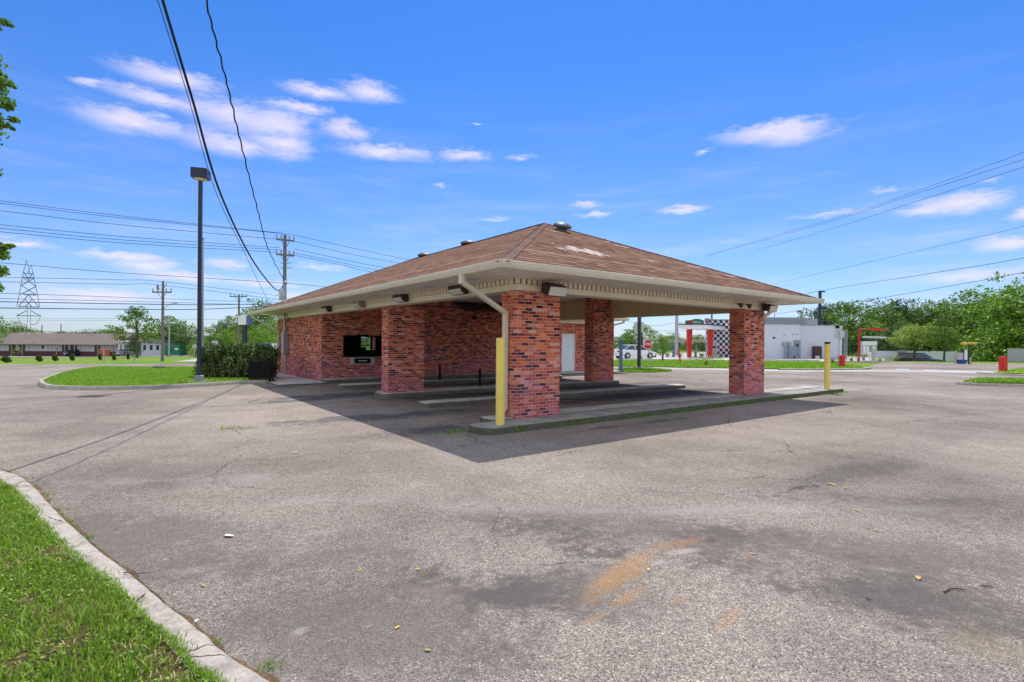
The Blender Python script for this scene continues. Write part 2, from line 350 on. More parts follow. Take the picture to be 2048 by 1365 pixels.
def mat_asphalt(name, base=(.285, .250, .215), marks=True):
    m, N, out = newmat(name); p = N.coord(); x, y, z = N.xyz(p)
    big = N.noise(N.v('MULTIPLY', p, (1, 1, 0)), .22, 5, .6); med = N.noise(p, 1.3, 5, .62)
    m2 = N.noise(p, 14, 4, .75)
    c = N.ramp(big, [(.32, tuple(k * .66 for k in base)), (.5, base), (.66, tuple(k * 1.22 for k in base))])
    c = N.mix(.6, c, N.ramp(med, [(.3, (.78, .77, .77)), (.68, (1.14, 1.14, 1.15))]), 'MULTIPLY')
    g1 = N.noise(p, 95, 3, .75); g2 = N.noise(p, 150, 2, .7)
    c = N.mix(.45, c, N.ramp(m2, [(.32, (.62, .61, .60)), (.5, (1, 1, 1)), (.68, (1.32, 1.3, 1.28))]), 'MULTIPLY')
    ag = N.n.new('ShaderNodeTexVoronoi'); ag.inputs['Scale'].default_value = 125; N.put(ag.inputs['Vector'], p); av = N.xyz(ag.outputs['Color'])[0]
    c = N.mix(.8, c, N.ramp(av, [(0, (.16, .15, .14)), (.10, (.45, .43, .42)), (.3, (.86, .85, .84)), (.6, (1.04, 1.03, 1.02)), (.85, (1.3, 1.28, 1.26)), (.95, (1.9, 1.86, 1.8)), (1, (2.6, 2.5, 2.4))]), 'MULTIPLY')
    c = N.mix(.5, c, N.ramp(g1, [(.3, (.5, .5, .5)), (.5, (1, 1, 1)), (.7, (1.5, 1.5, 1.5))]), 'MULTIPLY')
    c = N.mix(.6, c, N.ramp(g2, [(.32, (.45, .45, .45)), (.68, (1.5, 1.5, 1.5))]), 'MULTIPLY')
    vor = N.n.new('ShaderNodeTexVoronoi'); vor.inputs['Scale'].default_value = 34; N.put(vor.inputs['Vector'], p)
    peb = N.sstep(vor.outputs['Distance'], .16, .08); vc = N.xyz(vor.outputs['Color'])[0]
    c = N.mix(N.m('MULTIPLY', peb, N.sstep(vc, .72, .8)), c, (.62, .60, .56))
    c = N.mix(N.m('MULTIPLY', peb, N.sstep(vc, .16, .1)), c, (.03, .025, .025))
    if marks:
        for S_ in STAINS_AND_SHADE:
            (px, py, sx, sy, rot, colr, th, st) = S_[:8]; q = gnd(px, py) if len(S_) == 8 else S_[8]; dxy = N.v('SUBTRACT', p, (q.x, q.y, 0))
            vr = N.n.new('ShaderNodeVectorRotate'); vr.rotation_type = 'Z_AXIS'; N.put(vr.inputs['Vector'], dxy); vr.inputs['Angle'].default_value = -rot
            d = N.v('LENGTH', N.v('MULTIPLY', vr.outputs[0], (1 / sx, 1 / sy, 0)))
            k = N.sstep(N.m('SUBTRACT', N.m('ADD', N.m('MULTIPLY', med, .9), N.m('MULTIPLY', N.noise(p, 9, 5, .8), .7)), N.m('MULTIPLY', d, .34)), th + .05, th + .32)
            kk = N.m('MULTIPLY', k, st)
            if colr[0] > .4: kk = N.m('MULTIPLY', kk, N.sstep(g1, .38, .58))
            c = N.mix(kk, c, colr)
        wn = N.v('ADD', N.v('MULTIPLY', p, (1, 1, 0)), N.v('SCALE', N.comb(N.m('SUBTRACT', N.noise(p, 2.2, 5, .7), .5), N.m('SUBTRACT', N.noise(N.v('ADD', p, (7, 3, 1)), 2.2, 5, .7), .5), 0.), scale=.5))
        for (ax, ay, bx, by, wd, st) in SEAMS_SHADOW:
            A = gnd(ax, ay); B = gnd(bx, by); dd = (B - A); L = dd.length; dd = dd / L
            r = N.v('SUBTRACT', wn, (A.x, A.y, 0)); tt = N.v('DOT_PRODUCT', r, (dd.x, dd.y, 0)); pp = N.m('ABSOLUTE', N.v('DOT_PRODUCT', r, (-dd.y, dd.x, 0)))
            k = N.m('MULTIPLY', N.sstep(pp, wd, wd * .35), N.m('MULTIPLY', N.sstep(tt, -.1, .1), N.sstep(tt, L + .1, L - .1)))
            k = N.m('MULTIPLY', k, N.sstep(N.noise(p, 3., 3), .3, .5))
            c = N.mix(N.m('MULTIPLY', k, st), c, (.045, .04, .035))
        ve = N.n.new('ShaderNodeTexVoronoi'); ve.feature = 'DISTANCE_TO_EDGE'; ve.inputs['Scale'].default_value = .42; N.put(ve.inputs['Vector'], wn)
        ck = N.m('MULTIPLY', N.sstep(ve.outputs['Distance'], .0062, .0022), N.sstep(N.noise(p, .35, 3), .50, .62)); c = N.mix(N.m('MULTIPLY', ck, .7), c, (.05, .045, .04))
        vf = N.n.new('ShaderNodeTexVoronoi'); vf.inputs['Scale'].default_value = .16; N.put(vf.inputs['Vector'], wn); pt = N.xyz(vf.outputs['Color'])[0]
        c = N.mix(.5, c, N.ramp(pt, [(0, (.82, .82, .83)), (.5, (1, 1, 1)), (1, (1.12, 1.11, 1.10))]), 'MULTIPLY')
        spots = N.n.new('ShaderNodeTexVoronoi'); spots.inputs['Scale'].default_value = 1.7; N.put(spots.inputs['Vector'], wn)
        sp = N.m('MULTIPLY', N.sstep(spots.outputs['Distance'], .13, .05), N.sstep(N.xyz(spots.outputs['Color'])[1], .82, .9)); c = N.mix(N.m('MULTIPLY', sp, .45), c, (.08, .07, .065))
    h = N.m('ADD', N.m('MULTIPLY', g1, .8), N.m('MULTIPLY', g2, .4))
    return out(c, .95, 0., N.bump(h, .6, .012), .03)
RUST = (.44, .235, .085); DK = (.075, .07, .07); WET_SHADE = (.040, .052, .070)  # last colour paints bluish canopy shade in over the damp patches
def stroke(x1, y1, x2, y2, w, colr, th, st):
    a, b = gnd(x1, y1), gnd(x2, y2); d = b - a; th -= .14; st = st * .85; return ((x1 + x2) / 2, None, d.length / 2, w * 1.25, math.atan2(d.y, d.x), colr, th, st, (a + b) / 2)
BRN = (.135, .118, .105)
STAINS_AND_SHADE = [(250, 1090, 1.5, .9, -.3, BRN, .36, .62), (760, 1230, 1.3, .8, .1, BRN, .36, .62), (620, 1120, 1.4, .5, .3, BRN, .46, .5), (1280, 1060, 1.9, .7, -.35, BRN, .40, .6), (1120, 1180, .9, .55, .1, BRN, .36, .62), (1700, 1110, 2.2, 1., -.2, BRN, .42, .6), (1900, 1200, 1.3, .7, -.3, BRN, .40, .6), (1900, 1010, 2.2, .7, .2, BRN, .48, .5), (560, 930, 3.4, .7, .2, BRN, .54, .4), (330, 960, 3.2, .35, .15, (.44, .40, .37), .5, .45), (900, 1010, 3.5, .3, -.1, (.40, .37, .35), .5, .3), (1500, 1020, 4., .22, .05, (.40, .37, .35), .48, .3), (1400, 1075, 2.5, .5, .3, DK, .6, .3), (500, 1000, 1.6, .4, .5, DK, .58, .3), (1650, 1300, 1.2, .5, .2, DK, .6, .3), (1980, 1290, .3, .25, .5, (.33, .26, .12), .48, .25), (1030, 1330, .9, .4, -.3, DK, .58, .35), (240, 900, 2.5, .4, .7, DK, .62, .3),  # px, py, half length, half width, rotation, colour, threshold, strength
 stroke(1170, 1205, 1300, 1105, .085, RUST, .42, .8), stroke(1165, 1180, 1240, 1150, .05, RUST, .46, .6), stroke(1290, 1100, 1405, 1078, .06, RUST, .44, .65), stroke(1330, 1108, 1400, 1098, .045, (.62, .50, .46), .46, .75), stroke(1225, 1210, 1290, 1175, .05, RUST, .44, .7),
 stroke(1160, 1250, 1210, 1228, .02, RUST, .46, .6), stroke(1440, 1260, 1475, 1215, .03, RUST, .46, .55), stroke(1485, 1120, 1500, 1105, .03, RUST, .46, .5), stroke(1340, 1210, 1370, 1190, .03, RUST, .5, .4), stroke(1300, 1130, 1345, 1120, .03, (.60, .54, .5), .5, .6),
 (1700, 945, 2.2, .45, .55, DK, .42, .5), (1060, 1190, .62, .5, .2, DK, .42, .5), (1150, 1065, 1.7, .75, -.4, DK, .52, .4), (1330, 985, 3., .5, -.15, DK, .58, .3), (1800, 1000, 3.5, .5, -.2, DK, .56, .35),
 (1900, 1210, 1.6, .6, -.5, DK, .5, .35), (840, 1150, .55, .35, 0, DK, .55, .35), (2020, 1040, 1.2, .4, .6, DK, .5, .35),
 (1700, 800, 4, .5, .62, DK, .55, .3), (640, 1065, .35, .10, .3, (.42, .39, .37), .52, .6), (600, 1098, .35, .12, 0, (.42, .39, .37), .55, .6), (390, 1140, .35, .14, .4, (.42, .39, .37), .55, .6), (600, 1262, .1, .09, .0, (.45, .42, .4), .52, .6), (1765, 1138, .35, .1, -.3, (.46, .42, .38), .55, .6),
 (700, 790, 3.2, .9, .7, WET_SHADE, .38, .7), (620, 800, 3., .5, .75, WET_SHADE, .40, .6), (790, 832, 3.2, .7, .6, WET_SHADE, .40, .7), (860, 860, 1.6, .6, .8, WET_SHADE, .42, .65), (930, 790, 3., .9, .6, WET_SHADE, .30, .75), (1290, 790, 5.5, .9, .62, WET_SHADE, .34, .75), (1150, 775, 5., .9, .62, WET_SHADE, .34, .75), (1000, 765, 5, 1., .62, WET_SHADE, .34, .75),  # lane floor: damp patches with the canopy shade painted in
 (1300, 845, 4.2, .22, .62, WET_SHADE, .50, .7), (910, 765, 3, .8, .62, WET_SHADE, .38, .75), (560, 775, 1.8, .6, .7, WET_SHADE, .48, .6)]
SEAMS_SHADOW = [(1610, 789, 2048, 762, .035, .75), (0, 818, 380, 774, .05, .7), (1500, 845, 1720, 815, .03, .45), (1690, 862, 2048, 815, .04, .4), (1345, 765, 1452, 757, .05, .6),  # left line paints in the lamp post's shadow, running on as a crack
         (452, 859, 620, 848, .02, .6), (1380, 938, 1640, 915, .012, .35), (935, 868, 975, 890, .02, .8), (1000, 900, 1110, 880, .015, .5), (880, 1090, 1160, 1060, .008, .3), (0, 765, 95, 762, .04, .6), (1560, 905, 1720, 884, .015, .4), (1650, 770, 1800, 752, .05, .35)]
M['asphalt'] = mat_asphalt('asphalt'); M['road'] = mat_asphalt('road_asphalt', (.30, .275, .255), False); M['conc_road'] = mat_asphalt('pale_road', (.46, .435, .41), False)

def mat_concrete(name, base, moss=0., scale=1., stain=.5, joints=0):
    m, N, out = newmat(name); p = N.coord(); x, y, z = N.xyz(p)
    n = N.noise(p, 2.2 * scale, 6, .65); f = N.noise(p, 45, 4, .7)
    c = N.ramp(n, [(.28, tuple(k * .62 for k in base)), (.5, base), (.72, tuple(k * 1.22 for k in base))])
    c = N.mix(.6, c, N.ramp(f, [(.3, (.55, .55, .55)), (.5, (1, 1, 1)), (.7, (1.3, 1.28, 1.25))]), 'MULTIPLY')
    d = N.sstep(N.noise(p, 6, 5, .75), .56, .72); c = N.mix(N.m('MULTIPLY', d, stain), c, (.10, .085, .065))
    if joints:
        geo = N.n.new('ShaderNodeUVMap')
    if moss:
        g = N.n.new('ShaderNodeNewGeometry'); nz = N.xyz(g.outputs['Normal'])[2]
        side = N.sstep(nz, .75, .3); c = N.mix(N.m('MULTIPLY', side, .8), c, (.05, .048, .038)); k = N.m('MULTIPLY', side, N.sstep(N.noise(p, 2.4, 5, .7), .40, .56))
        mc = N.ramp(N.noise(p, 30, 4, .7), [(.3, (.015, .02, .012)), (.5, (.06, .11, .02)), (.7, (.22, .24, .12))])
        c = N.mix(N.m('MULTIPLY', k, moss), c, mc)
    if name.startswith('old'):
        wn = N.v('ADD', p, N.v('SCALE', N.comb(N.noise(p, 9, 4), N.noise(N.v('ADD', p, (5, 5, 5)), 9, 4), 0.), scale=.06))
        for (ax, ay, bx, by) in ((360, 1312, 425, 1288), (375, 1316, 445, 1312), (95, 1036, 125, 1043), (175, 1107, 205, 1100), (30, 975, 60, 970), (262, 1215, 290, 1190)):
            A = gnd(ax, ay, .05); Bq = gnd(bx, by, .05); dd = Bq - A; L = dd.length; dd /= L; rr_ = N.v('SUBTRACT', wn, (A.x + .03, A.y + .03, 0))
            tt = N.v('DOT_PRODUCT', rr_, (dd.x, dd.y, 0)); pp = N.m('ABSOLUTE', N.v('DOT_PRODUCT', rr_, (-dd.y, dd.x, 0)))
            c = N.mix(N.m('MULTIPLY', N.sstep(pp, .009, .002), N.m('MULTIPLY', N.sstep(tt, -.02, .02), N.sstep(tt, L + .05, L))), c, (.05, .035, .02))
    return out(c, .95, 0., N.bump(N.m('ADD', f, N.m('MULTIPLY', n, .3)), .5, .008), .05)
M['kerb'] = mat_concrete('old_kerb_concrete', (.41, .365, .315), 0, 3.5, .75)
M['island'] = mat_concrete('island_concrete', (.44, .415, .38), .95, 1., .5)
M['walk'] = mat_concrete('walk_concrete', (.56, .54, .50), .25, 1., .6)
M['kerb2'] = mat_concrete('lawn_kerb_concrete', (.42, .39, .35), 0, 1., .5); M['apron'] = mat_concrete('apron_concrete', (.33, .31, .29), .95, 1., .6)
M['cream'] = paint('cream_paint', (.84, .75, .57), .5, var=.07, dirt=.18)
M['gapshade'] = paint('gap_shade_brown', (.06, .045, .03), .9)  # recess shade between the dentils as a paint colour
M['gutter'] = paint('gutter_paint', (.70, .635, .49), .4, var=.06, dirt=.15, spec=.3)
M['soffit'] = paint('soffit_paint', (.74, .69, .61), .6, var=.07, scale=1.2, dirt=.1)
M['header'] = paint('header_paint', (.72, .55, .31), .6, var=.1, dirt=.2)
M['bronze'] = paint('bronze_metal', (.055, .042, .038), .4, .3)
M['black'] = paint('black_paint', (.009, .009, .010), .5, spec=.1)
M['navy'] = paint('navy_pole', (.035, .04, .07), .4, .2)
M['darkpole'] = paint('dark_pole', (.06, .065, .085), .45, .3)
M['steel'] = paint('grey_steel', (.36, .38, .40), .4, .5)
M['ventgrey'] = paint('vent_grey', (.10, .115, .14), .5, .2)
M['galv'] = paint('galvanised', (.42, .43, .45), .45, .4)
M['yellow'] = paint('yellow_paint', (.84, .66, .15), .6, var=.08, dirt=.55)
M['red'] = paint('red_paint', (.62, .022, .018), .45, var=.05)
M['rust'] = paint('rusty_red', (.45, .10, .05), .6, var=.2)
M['white'] = paint('white_paint', (.78, .79, .80), .5, var=.03)
M['offwhite'] = paint('white_wall', (.60, .63, .72), .7, var=.03, dirt=.05)
M['beige'] = paint('beige_plastic', (.33, .28, .23), .4)
M['door'] = paint('door_paint', (.74, .79, .84), .4, var=.03)
M['green'] = paint('dumpster_green', (.01, .20, .11), .5, dirt=.3)
M['signgreen'] = paint('sign_green', (.02, .20, .10), .4)
M['wood'] = paint('weathered_pole_wood', (.20, .175, .155), .85, var=.3, scale=8)
M['palegrey'] = paint('pale_grey', (.50, .51, .52), .6)
M['midgrey'] = paint('mid_grey', (.28, .29, .30), .6)
M['bluecab'] = paint('blue_grey_cabinet', (.22, .29, .37), .5)
M['bluepost'] = paint('blue_post', (.10, .16, .30), .5)
M['bark'] = paint('bark', (.12, .095, .075), .9, var=.35, scale=9, bump=.6)
M['rubber'] = paint('rubber', (.02, .02, .02), .8)
M['cable'] = paint('cable_black', (.015, .016, .02), .6)
M['wire'] = paint('wire_dark', (.045, .06, .09), .6)
M['carwhite'] = paint('car_white', (.75, .78, .82), .2, var=.02, bump=0, spec=.6)
M['cardark'] = paint('car_dark', (.03, .035, .05), .2, .3, var=.05, bump=0, spec=.6)
M['carsilver'] = paint('car_silver', (.30, .32, .36), .25, .4, var=.04, bump=0)
M['carblue'] = paint('car_blue', (.02, .06, .35), .2, .2, var=.04, bump=0)
M['taillight'] = paint('tail_light', (.5, .02, .02), .2)
M['brown'] = paint('brown_metal', (.08, .035, .03), .5)
M['yel2'] = paint('faded_yellow', (.6, .42, .05), .5)
M['interior'] = paint('dark_interior', (.05, .048, .045), .8)
M['purplebrick'] = paint('dark_brick_paint', (.12, .045, .06), .8, var=.2, scale=8)
M['tan'] = paint('tan', (.45, .36, .27), .7)
def mat_glass(name, c=(.02, .03, .035)):
    m, N, out = newmat(name); return out(c, .06, 0., None, .8)
M['darkglass'] = mat_glass('dark_glass')
m, N, out = newmat('clear_pane'); out((.55, .6, .62), .02, 0., None, .5, Transmission_Weight=1., IOR=1.05); M['pane'] = m
m, N, out = newmat('lens'); out((.72, .70, .64), .3, 0., None, .5); M['lens'] = m
m, N, out = newmat('ceiling_board'); p = N.coord(); yy = N.xyz(p)[1]
fr = N.m('FRACT', N.m('DIVIDE', yy, .2)); gl = N.sstep(fr, .0, .06)
cc_ = N.mix(gl, (.12, .10, .09), N.ramp(N.noise(p, 1.5, 4), [(.3, (.70, .62, .58)), (.7, (.82, .76, .72))])); M['ceil'] = out(cc_, .6)
def mat_roof2(name, a, b):
    m, N, out = newmat(name); p = N.coord(); f = N.m('ADD', N.m('MULTIPLY', N.noise(p, .8, 5, .7), .6), N.m('MULTIPLY', N.noise(p, 9, 3), .4))
    return out(N.ramp(f, [(.35, a), (.65, b)]), .9)
M['capshingle'] = mat_roof2('cap_shingle', (.13, .068, .050), (.21, .118, .09)); M['motelroof'] = mat_roof2('motel_shingle', (.15, .12, .10), (.22, .18, .155)); M['greyroof'] = mat_roof2('grey_shingle', (.28, .25, .24), (.38, .35, .33))
def mat_checker():
    m, N, out = newmat('checker_tile'); uvn = N.n.new('ShaderNodeUVMap'); u, v, _ = N.xyz(uvn.outputs[0])
    a = N.m('FLOOR', N.m('DIVIDE', u, .365)); b = N.m('FLOOR', N.m('DIVIDE', v, .365))
    k = N.m('FRACT', N.m('MULTIPLY', N.m('ADD', N.m('ADD', a, b), 200.), .5)); k = N.sstep(k, .2, .3)
    w = N.white(N.comb(a, b)); red = N.m('MULTIPLY', k, N.sstep(w, .915, .92))
    c = N.mix(k, (.72, .72, .76), (.03, .035, .055)); c = N.mix(red, c, (.65, .03, .03)); return out(c, .35)
M['checker'] = mat_checker()

def mat_leaf(name, stops, trans=.25, hv=.6):
    m, N, out = newmat(name); g = N.n.new('ShaderNodeNewGeometry'); p = N.coord()
    f = N.m('ADD', N.m('MULTIPLY', g.outputs['Random Per Island'], hv), N.m('MULTIPLY', N.noise(p, .55, 3, .6), 1.1 - hv))
    c = N.ramp(f, stops)
    b = m.node_tree.nodes['Principled BSDF']; out(c, .55, 0., None, .3)
    tr = N.n.new('ShaderNodeBsdfTranslucent'); N.put(tr.inputs[0], N.mix(1., c, (1.15, 1.3, .6), 'MULTIPLY'))
    mx = N.n.new('ShaderNodeMixShader'); mx.inputs[0].default_value = trans
    N.l.new(b.outputs[0], mx.inputs[1]); N.l.new(tr.outputs[0], mx.inputs[2])
    N.l.new(mx.outputs[0], m.node_tree.nodes['Material Output'].inputs[0]); return m
M['leaf'] = mat_leaf('leaf_green', [(.2, (.035, .08, .016)), (.5, (.10, .20, .028)), (.8, (.22, .34, .045)), (1, (.36, .44, .09))])
M['leafdark'] = mat_leaf('leaf_dark', [(.2, (0.022, 0.057, 0.024)), (.5, (0.053, 0.112, 0.033)), (.8, (0.098, 0.180, 0.045))])
M['leafyel'] = mat_leaf('leaf_yellow', [(.2, (0.095, 0.151, 0.038)), (.5, (0.227, 0.340, 0.066)), (.8, (0.454, 0.529, 0.113)), (1, (0.661, 0.643, 0.189))])
M['leafbright'] = mat_leaf('leaf_bright', [(.2, (.055, .12, .014)), (.5, (.14, .27, .028)), (.8, (.27, .43, .045)), (1, (.40, .50, .09))])
M['hedge'] = mat_leaf('leaf_hedge', [(.2, (0.020, 0.051, 0.014)), (.5, (0.060, 0.111, 0.024)), (.8, (0.145, 0.204, 0.048)), (1, (0.340, 0.408, 0.170))], .2, .7)
M['blade'] = mat_leaf('grass_blade', [(.0, (0.327, 0.284, 0.129)), (.06, (0.258, 0.258, 0.086)), (.1, (0.082, 0.163, 0.015)), (.45, (0.163, 0.305, 0.019)), (.75, (0.275, 0.430, 0.039)), (.93, (0.391, 0.482, 0.120)), (1, (0.602, 0.572, 0.271))], .35, .75)
M['straw'] = paint('straw', (.50, .40, .20), .9, var=.3, scale=20)
def mat_lawn(name, a, b, c3, sc=3.):
    m, N, out = newmat(name); p = N.coord()
    f = N.m('ADD', N.m('MULTIPLY', N.noise(p, sc * .25, 5, .7), .5), N.m('MULTIPLY', N.noise(p, sc * 6, 4, .75), .5))
    c = N.ramp(f, [(.3, a), (.5, b), (.7, c3)]); return out(c, .95, 0., N.bump(N.noise(p, sc * 8, 3, .8), .8, .05), .1)
M['lawn'] = mat_lawn('lawn', (.11, .22, .012), (.22, .38, .018), (.34, .50, .04))
M['lawn2'] = mat_lawn('far_lawn', (.09, .16, .02), (.16, .25, .03), (.27, .33, .08), 1.)
M['soil'] = mat_lawn('soil', (.06, .05, .02), (.14, .10, .05), (.28, .2, .11), 6.)
M['dirt'] = mat_lawn('gutter_dirt', (.045, .03, .022), (.17, .11, .06), (.42, .30, .17), 5.)

# ------------------------------------------------------------------ setting: land, lot, roads
def gp(px, py): q = gnd(px, py); return (q.x, q.y)
gx = [-900, -85, -20, 0, 42, 43.5, 45.5, 47, 900]; gy = [-120, 57, 59, 61.5, 64, 66, 1600]
mb = MB(); mb.add([(x, y, hz(x, y) - .03) for y in gy for x in gx], [(j * 9 + i, j * 9 + i + 1, (j + 1) * 9 + i + 1, (j + 1) * 9 + i) for j in range(6) for i in range(8)]); tag(mb.build('ground', M['lawn2']), kind='structure')
far = [gp(-420, 724), gp(0, 729), gp(390, 728), gp(620, 731), (2., 39.), gp(1236, 733.5), gp(1450, 737), gp(1600, 739.8), gp(1712, 739), gp(1733, 735), gp(1765, 724.5), gp(1990, 728), gp(2100, 728), gp(2500, 732)]
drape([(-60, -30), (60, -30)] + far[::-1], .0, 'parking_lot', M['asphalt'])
# pale concrete street strip crossing to the right
drape([gp(1180, 737.6), gp(1236, 738), gp(1450, 741), gp(1600, 744), gp(1712, 744), gp(1850, 745), gp(2300, 757), gp(2300, 747), gp(1850, 740.5), gp(1712, 740), gp(1600, 740.5), gp(1450, 737.8), gp(1236, 734.2), gp(1180, 733.8)], .006, 'street', M['conc_road'])
drape([gp(1060, 722), gp(1240, 722), gp(1450, 722.8), gp(1530, 724), gp(1636, 725.5), gp(1660, 722.5), gp(1770, 723), gp(1770, 711.5), gp(1240, 707.5), gp(1060, 706)], .004, 'side_street', M['conc_road'])
drape([gp(-300, 712.5), gp(240, 713.2), gp(345, 713.5), gp(395, 713), gp(395, 709), gp(240, 709), gp(-300, 708.5)], .006, 'driveway', M['road'])
drape([gp(345, 724), gp(400, 724), gp(470, 716), gp(410, 716)], .008, 'pavement', M['conc_road'])
for k in range(3):   # painted stop line dashes on the far road
    a = [(1845, 740.2, 1872, 742), (1893, 742.2, 1930, 744.2), (1790, 738.6, 1818, 740)][k]
    drape([gp(a[0], a[3]), gp(a[2], a[3] + .3), gp(a[2] + 2, a[1] + .4), gp(a[0] + 4, a[1])], .012, 'road_marking', M['palegrey'])

# near verge, kerb, gutter dirt
K_out = [(-160, 880), (-60, 915), (0, 943), (40, 957), (75, 985), (100, 1014), (142, 1056), (200, 1108), (262, 1156), (330, 1215), (400, 1270), (462, 1325), (532, 1368), (640, 1440), (800, 1560), (1100, 1800)]
K_in = [(-160, 905), (-60, 937), (0, 966), (26, 985), (52, 1014), (78, 1046), (112, 1085), (160, 1128), (215, 1170), (262, 1218), (325, 1275), (372, 1330), (420, 1368), (500, 1440), (610, 1560), (840, 1800)]
ko = smoothline([gnd(x, y, .0) for x, y in K_out], 6); ki = smoothline([gnd(x, y, .055) for x, y in K_in], 6)
for L_ in (ko, ki):
    d_ = (L_[-1] - L_[-8]).normalized(); e_ = L_[-1].copy()
    for k in range(1, 15): L_.append(e_ + d_ * k * .8)
def kerbmesh(name, outer, inner, top, mat, jit=.006, base=-.05):
    mb = MB(); vs = []; n = len(outer)
    for i in range(n):
        a, b = Vector(outer[i]), Vector(inner[i]); d = (b - a); d.z = 0; j = Vector((random.uniform(-jit, jit), random.uniform(-jit, jit), 0)); zj = random.uniform(-jit, jit) * .6
        a0 = Vector((a.x, a.y, base)) + j; t = top + zj
        vs += [tuple(a0), tuple(Vector((a.x, a.y, t * .65)) + j + d * .06), tuple(Vector((a.x, a.y, t)) + j + d * .24), tuple(Vector((b.x, b.y, t)) - d * .1), tuple(Vector((b.x, b.y, t - .015))), tuple(Vector((b.x, b.y, base)))]
    fs = []
    for i in range(n - 1):
        for k in range(5): fs.append((i * 6 + k, i * 6 + k + 1, (i + 1) * 6 + k + 1, (i + 1) * 6 + k))
    mb.add(vs, fs); return tag(mb.build(name, mat, smooth=True), kind='structure')
kerbmesh('kerb', ko, ki, .055, M['kerb'], .003)
# strip of dirt and weeds in the gutter
mb = MB(); n = len(ko); vs = []
for i, p in enumerate(ko):
    t = (ko[min(i + 1, n - 1)] - ko[max(i - 1, 0)]).normalized(); nn = Vector((-t.y, t.x, 0))
    if nn.x < 0: nn = -nn
    w = .028 + .02 * math.sin(i * .9) * math.sin(i * .37) + random.uniform(0, .022)
    vs += [(p.x - nn.x * .03, p.y - nn.y * .03, .012), (p.x + nn.x * w * .5, p.y + nn.y * w * .5, .014), (p.x + nn.x * w, p.y + nn.y * w, .001)]
mb.add(vs, [(i * 3 + k, (i + 1) * 3 + k, (i + 1) * 3 + k + 1, i * 3 + k + 1) for i in range(n - 1) for k in (0, 1)])
tag(mb.build('gutter_dirt', M['dirt'], smooth=True), kind='structure')
# verge soil sheet (rises a little behind the kerb)
mb = MB(); vs = []
for p in ki: vs += [(p.x, p.y, .045), (p.x - 3.5, p.y - 1.5, .07), (p.x - 14, p.y - 4, .09)]
mb.add(vs, [(i * 3 + k, (i + 1) * 3 + k, (i + 1) * 3 + k + 1, i * 3 + k + 1) for i in range(len(ki) - 1) for k in (0, 1)])
tag(mb.build('verge', M['soil']), kind='structure')

def blades(name, P, hgt, wid, mat, label, bend=.5, kind='stuff', cat='grass'):
    n = len(P); ang = RNG.uniform(0, 2 * np.pi, n); h = hgt * RNG.uniform(.45, 1.25, n); w = wid * RNG.uniform(.6, 1.3, n)
    d = np.stack([np.cos(ang), np.sin(ang), np.zeros(n)], 1); s = np.stack([-np.sin(ang), np.cos(ang), np.zeros(n)], 1)
    lean = RNG.uniform(.1, 1., n)[:, None] * bend
    b0 = P - s * w[:, None] / 2; b1 = P + s * w[:, None] / 2
    mid = P + d * (h[:, None] * lean * .35) + np.array([0, 0, 1]) * (h[:, None] * .6)
    m0 = mid - s * w[:, None] * .4; m1 = mid + s * w[:, None] * .4
    tip = P + d * (h[:, None] * lean) + np.array([0, 0, 1]) * (h[:, None] * (1 - .25 * lean))
    V = np.stack([b0, b1, m1, m0, tip], 1).reshape(-1, 3); i = np.arange(n) * 5
    F = np.concatenate([np.stack([i, i + 1, i + 2], 1), np.stack([i, i + 2, i + 3], 1), np.stack([i + 3, i + 2, i + 4], 1)])
    o = quads(name, V, F, mat); return tag(o, label, cat, kind=kind)
def inpoly(P, poly):
    x, y = P[:, 0], P[:, 1]; c = np.zeros(len(P), bool); n = len(poly)
    for i in range(n):
        x1, y1 = poly[i][:2]; x2, y2 = poly[(i + 1) % n][:2]
        k = ((y1 > y) != (y2 > y)) & (x < (x2 - x1) * (y - y1) / (y2 - y1 + 1e-12) + x1); c ^= k
    return c
# near verge grass, denser near the camera
kin = [(p.x, p.y) for p in ki]
vpoly = kin + [(-9, 1.2), (-14, 4), (-14, 12)]
def scatter(n, x0, x1, y0, y1, poly, z, dens=None):
    P = np.stack([RNG.uniform(x0, x1, n), RNG.uniform(y0, y1, n), np.full(n, z)], 1); P = P[inpoly(P, poly)]
    return P if dens is None else P[RNG.random(len(P)) < dens(P)]
def vnoise(P, s, seed=0):
    return .5 + .25 * (np.sin(P[:, 0] * s + seed + 1.3 * np.sin(P[:, 1] * s * .7 + seed)) + np.sin(P[:, 1] * s * 1.3 + 2 * seed + 1.7 * np.sin(P[:, 0] * s * .9)))
BSP = [(gnd(x, y, .05), rad) for x, y, rad in ((112, 1104, .17), (150, 1120, .12), (28, 1130, .10), (365, 1335, .16), (330, 1310, .12), (305, 1235, .08), (60, 1200, .08), (140, 1290, .12), (250, 1300, .07), (20, 1330, .10))]
def BARE(P):
    k = np.ones(len(P))
    for q_, rad in BSP: d_ = np.hypot(P[:, 0] - q_.x, P[:, 1] - q_.y) / rad; k = np.minimum(k, np.clip((d_ - .45) / .8, .06, 1))
    return k
dz = lambda P: np.clip(.35 + 1.1 * vnoise(P, 5.5, 1.) * 1.2 - .5 * (vnoise(P, 2.3, 4.) > .78), .12, 1) * BARE(P)
P = scatter(330000, -9, -.8, 2.0, 8, vpoly, .05, dz)
blades('verge_grass', P, .044, .0068, M['blade'], 'short green grass growing on the verge inside the old kerb', .9)
P = scatter(9000, -9, -.8, 2.0, 8, vpoly, .05)
blades('verge_grass_clump', P[vnoise(P, 3.1, 2.) > .5], .085, .011, M['blade'], 'longer coarse grass tufts standing out of the verge', 1.1)
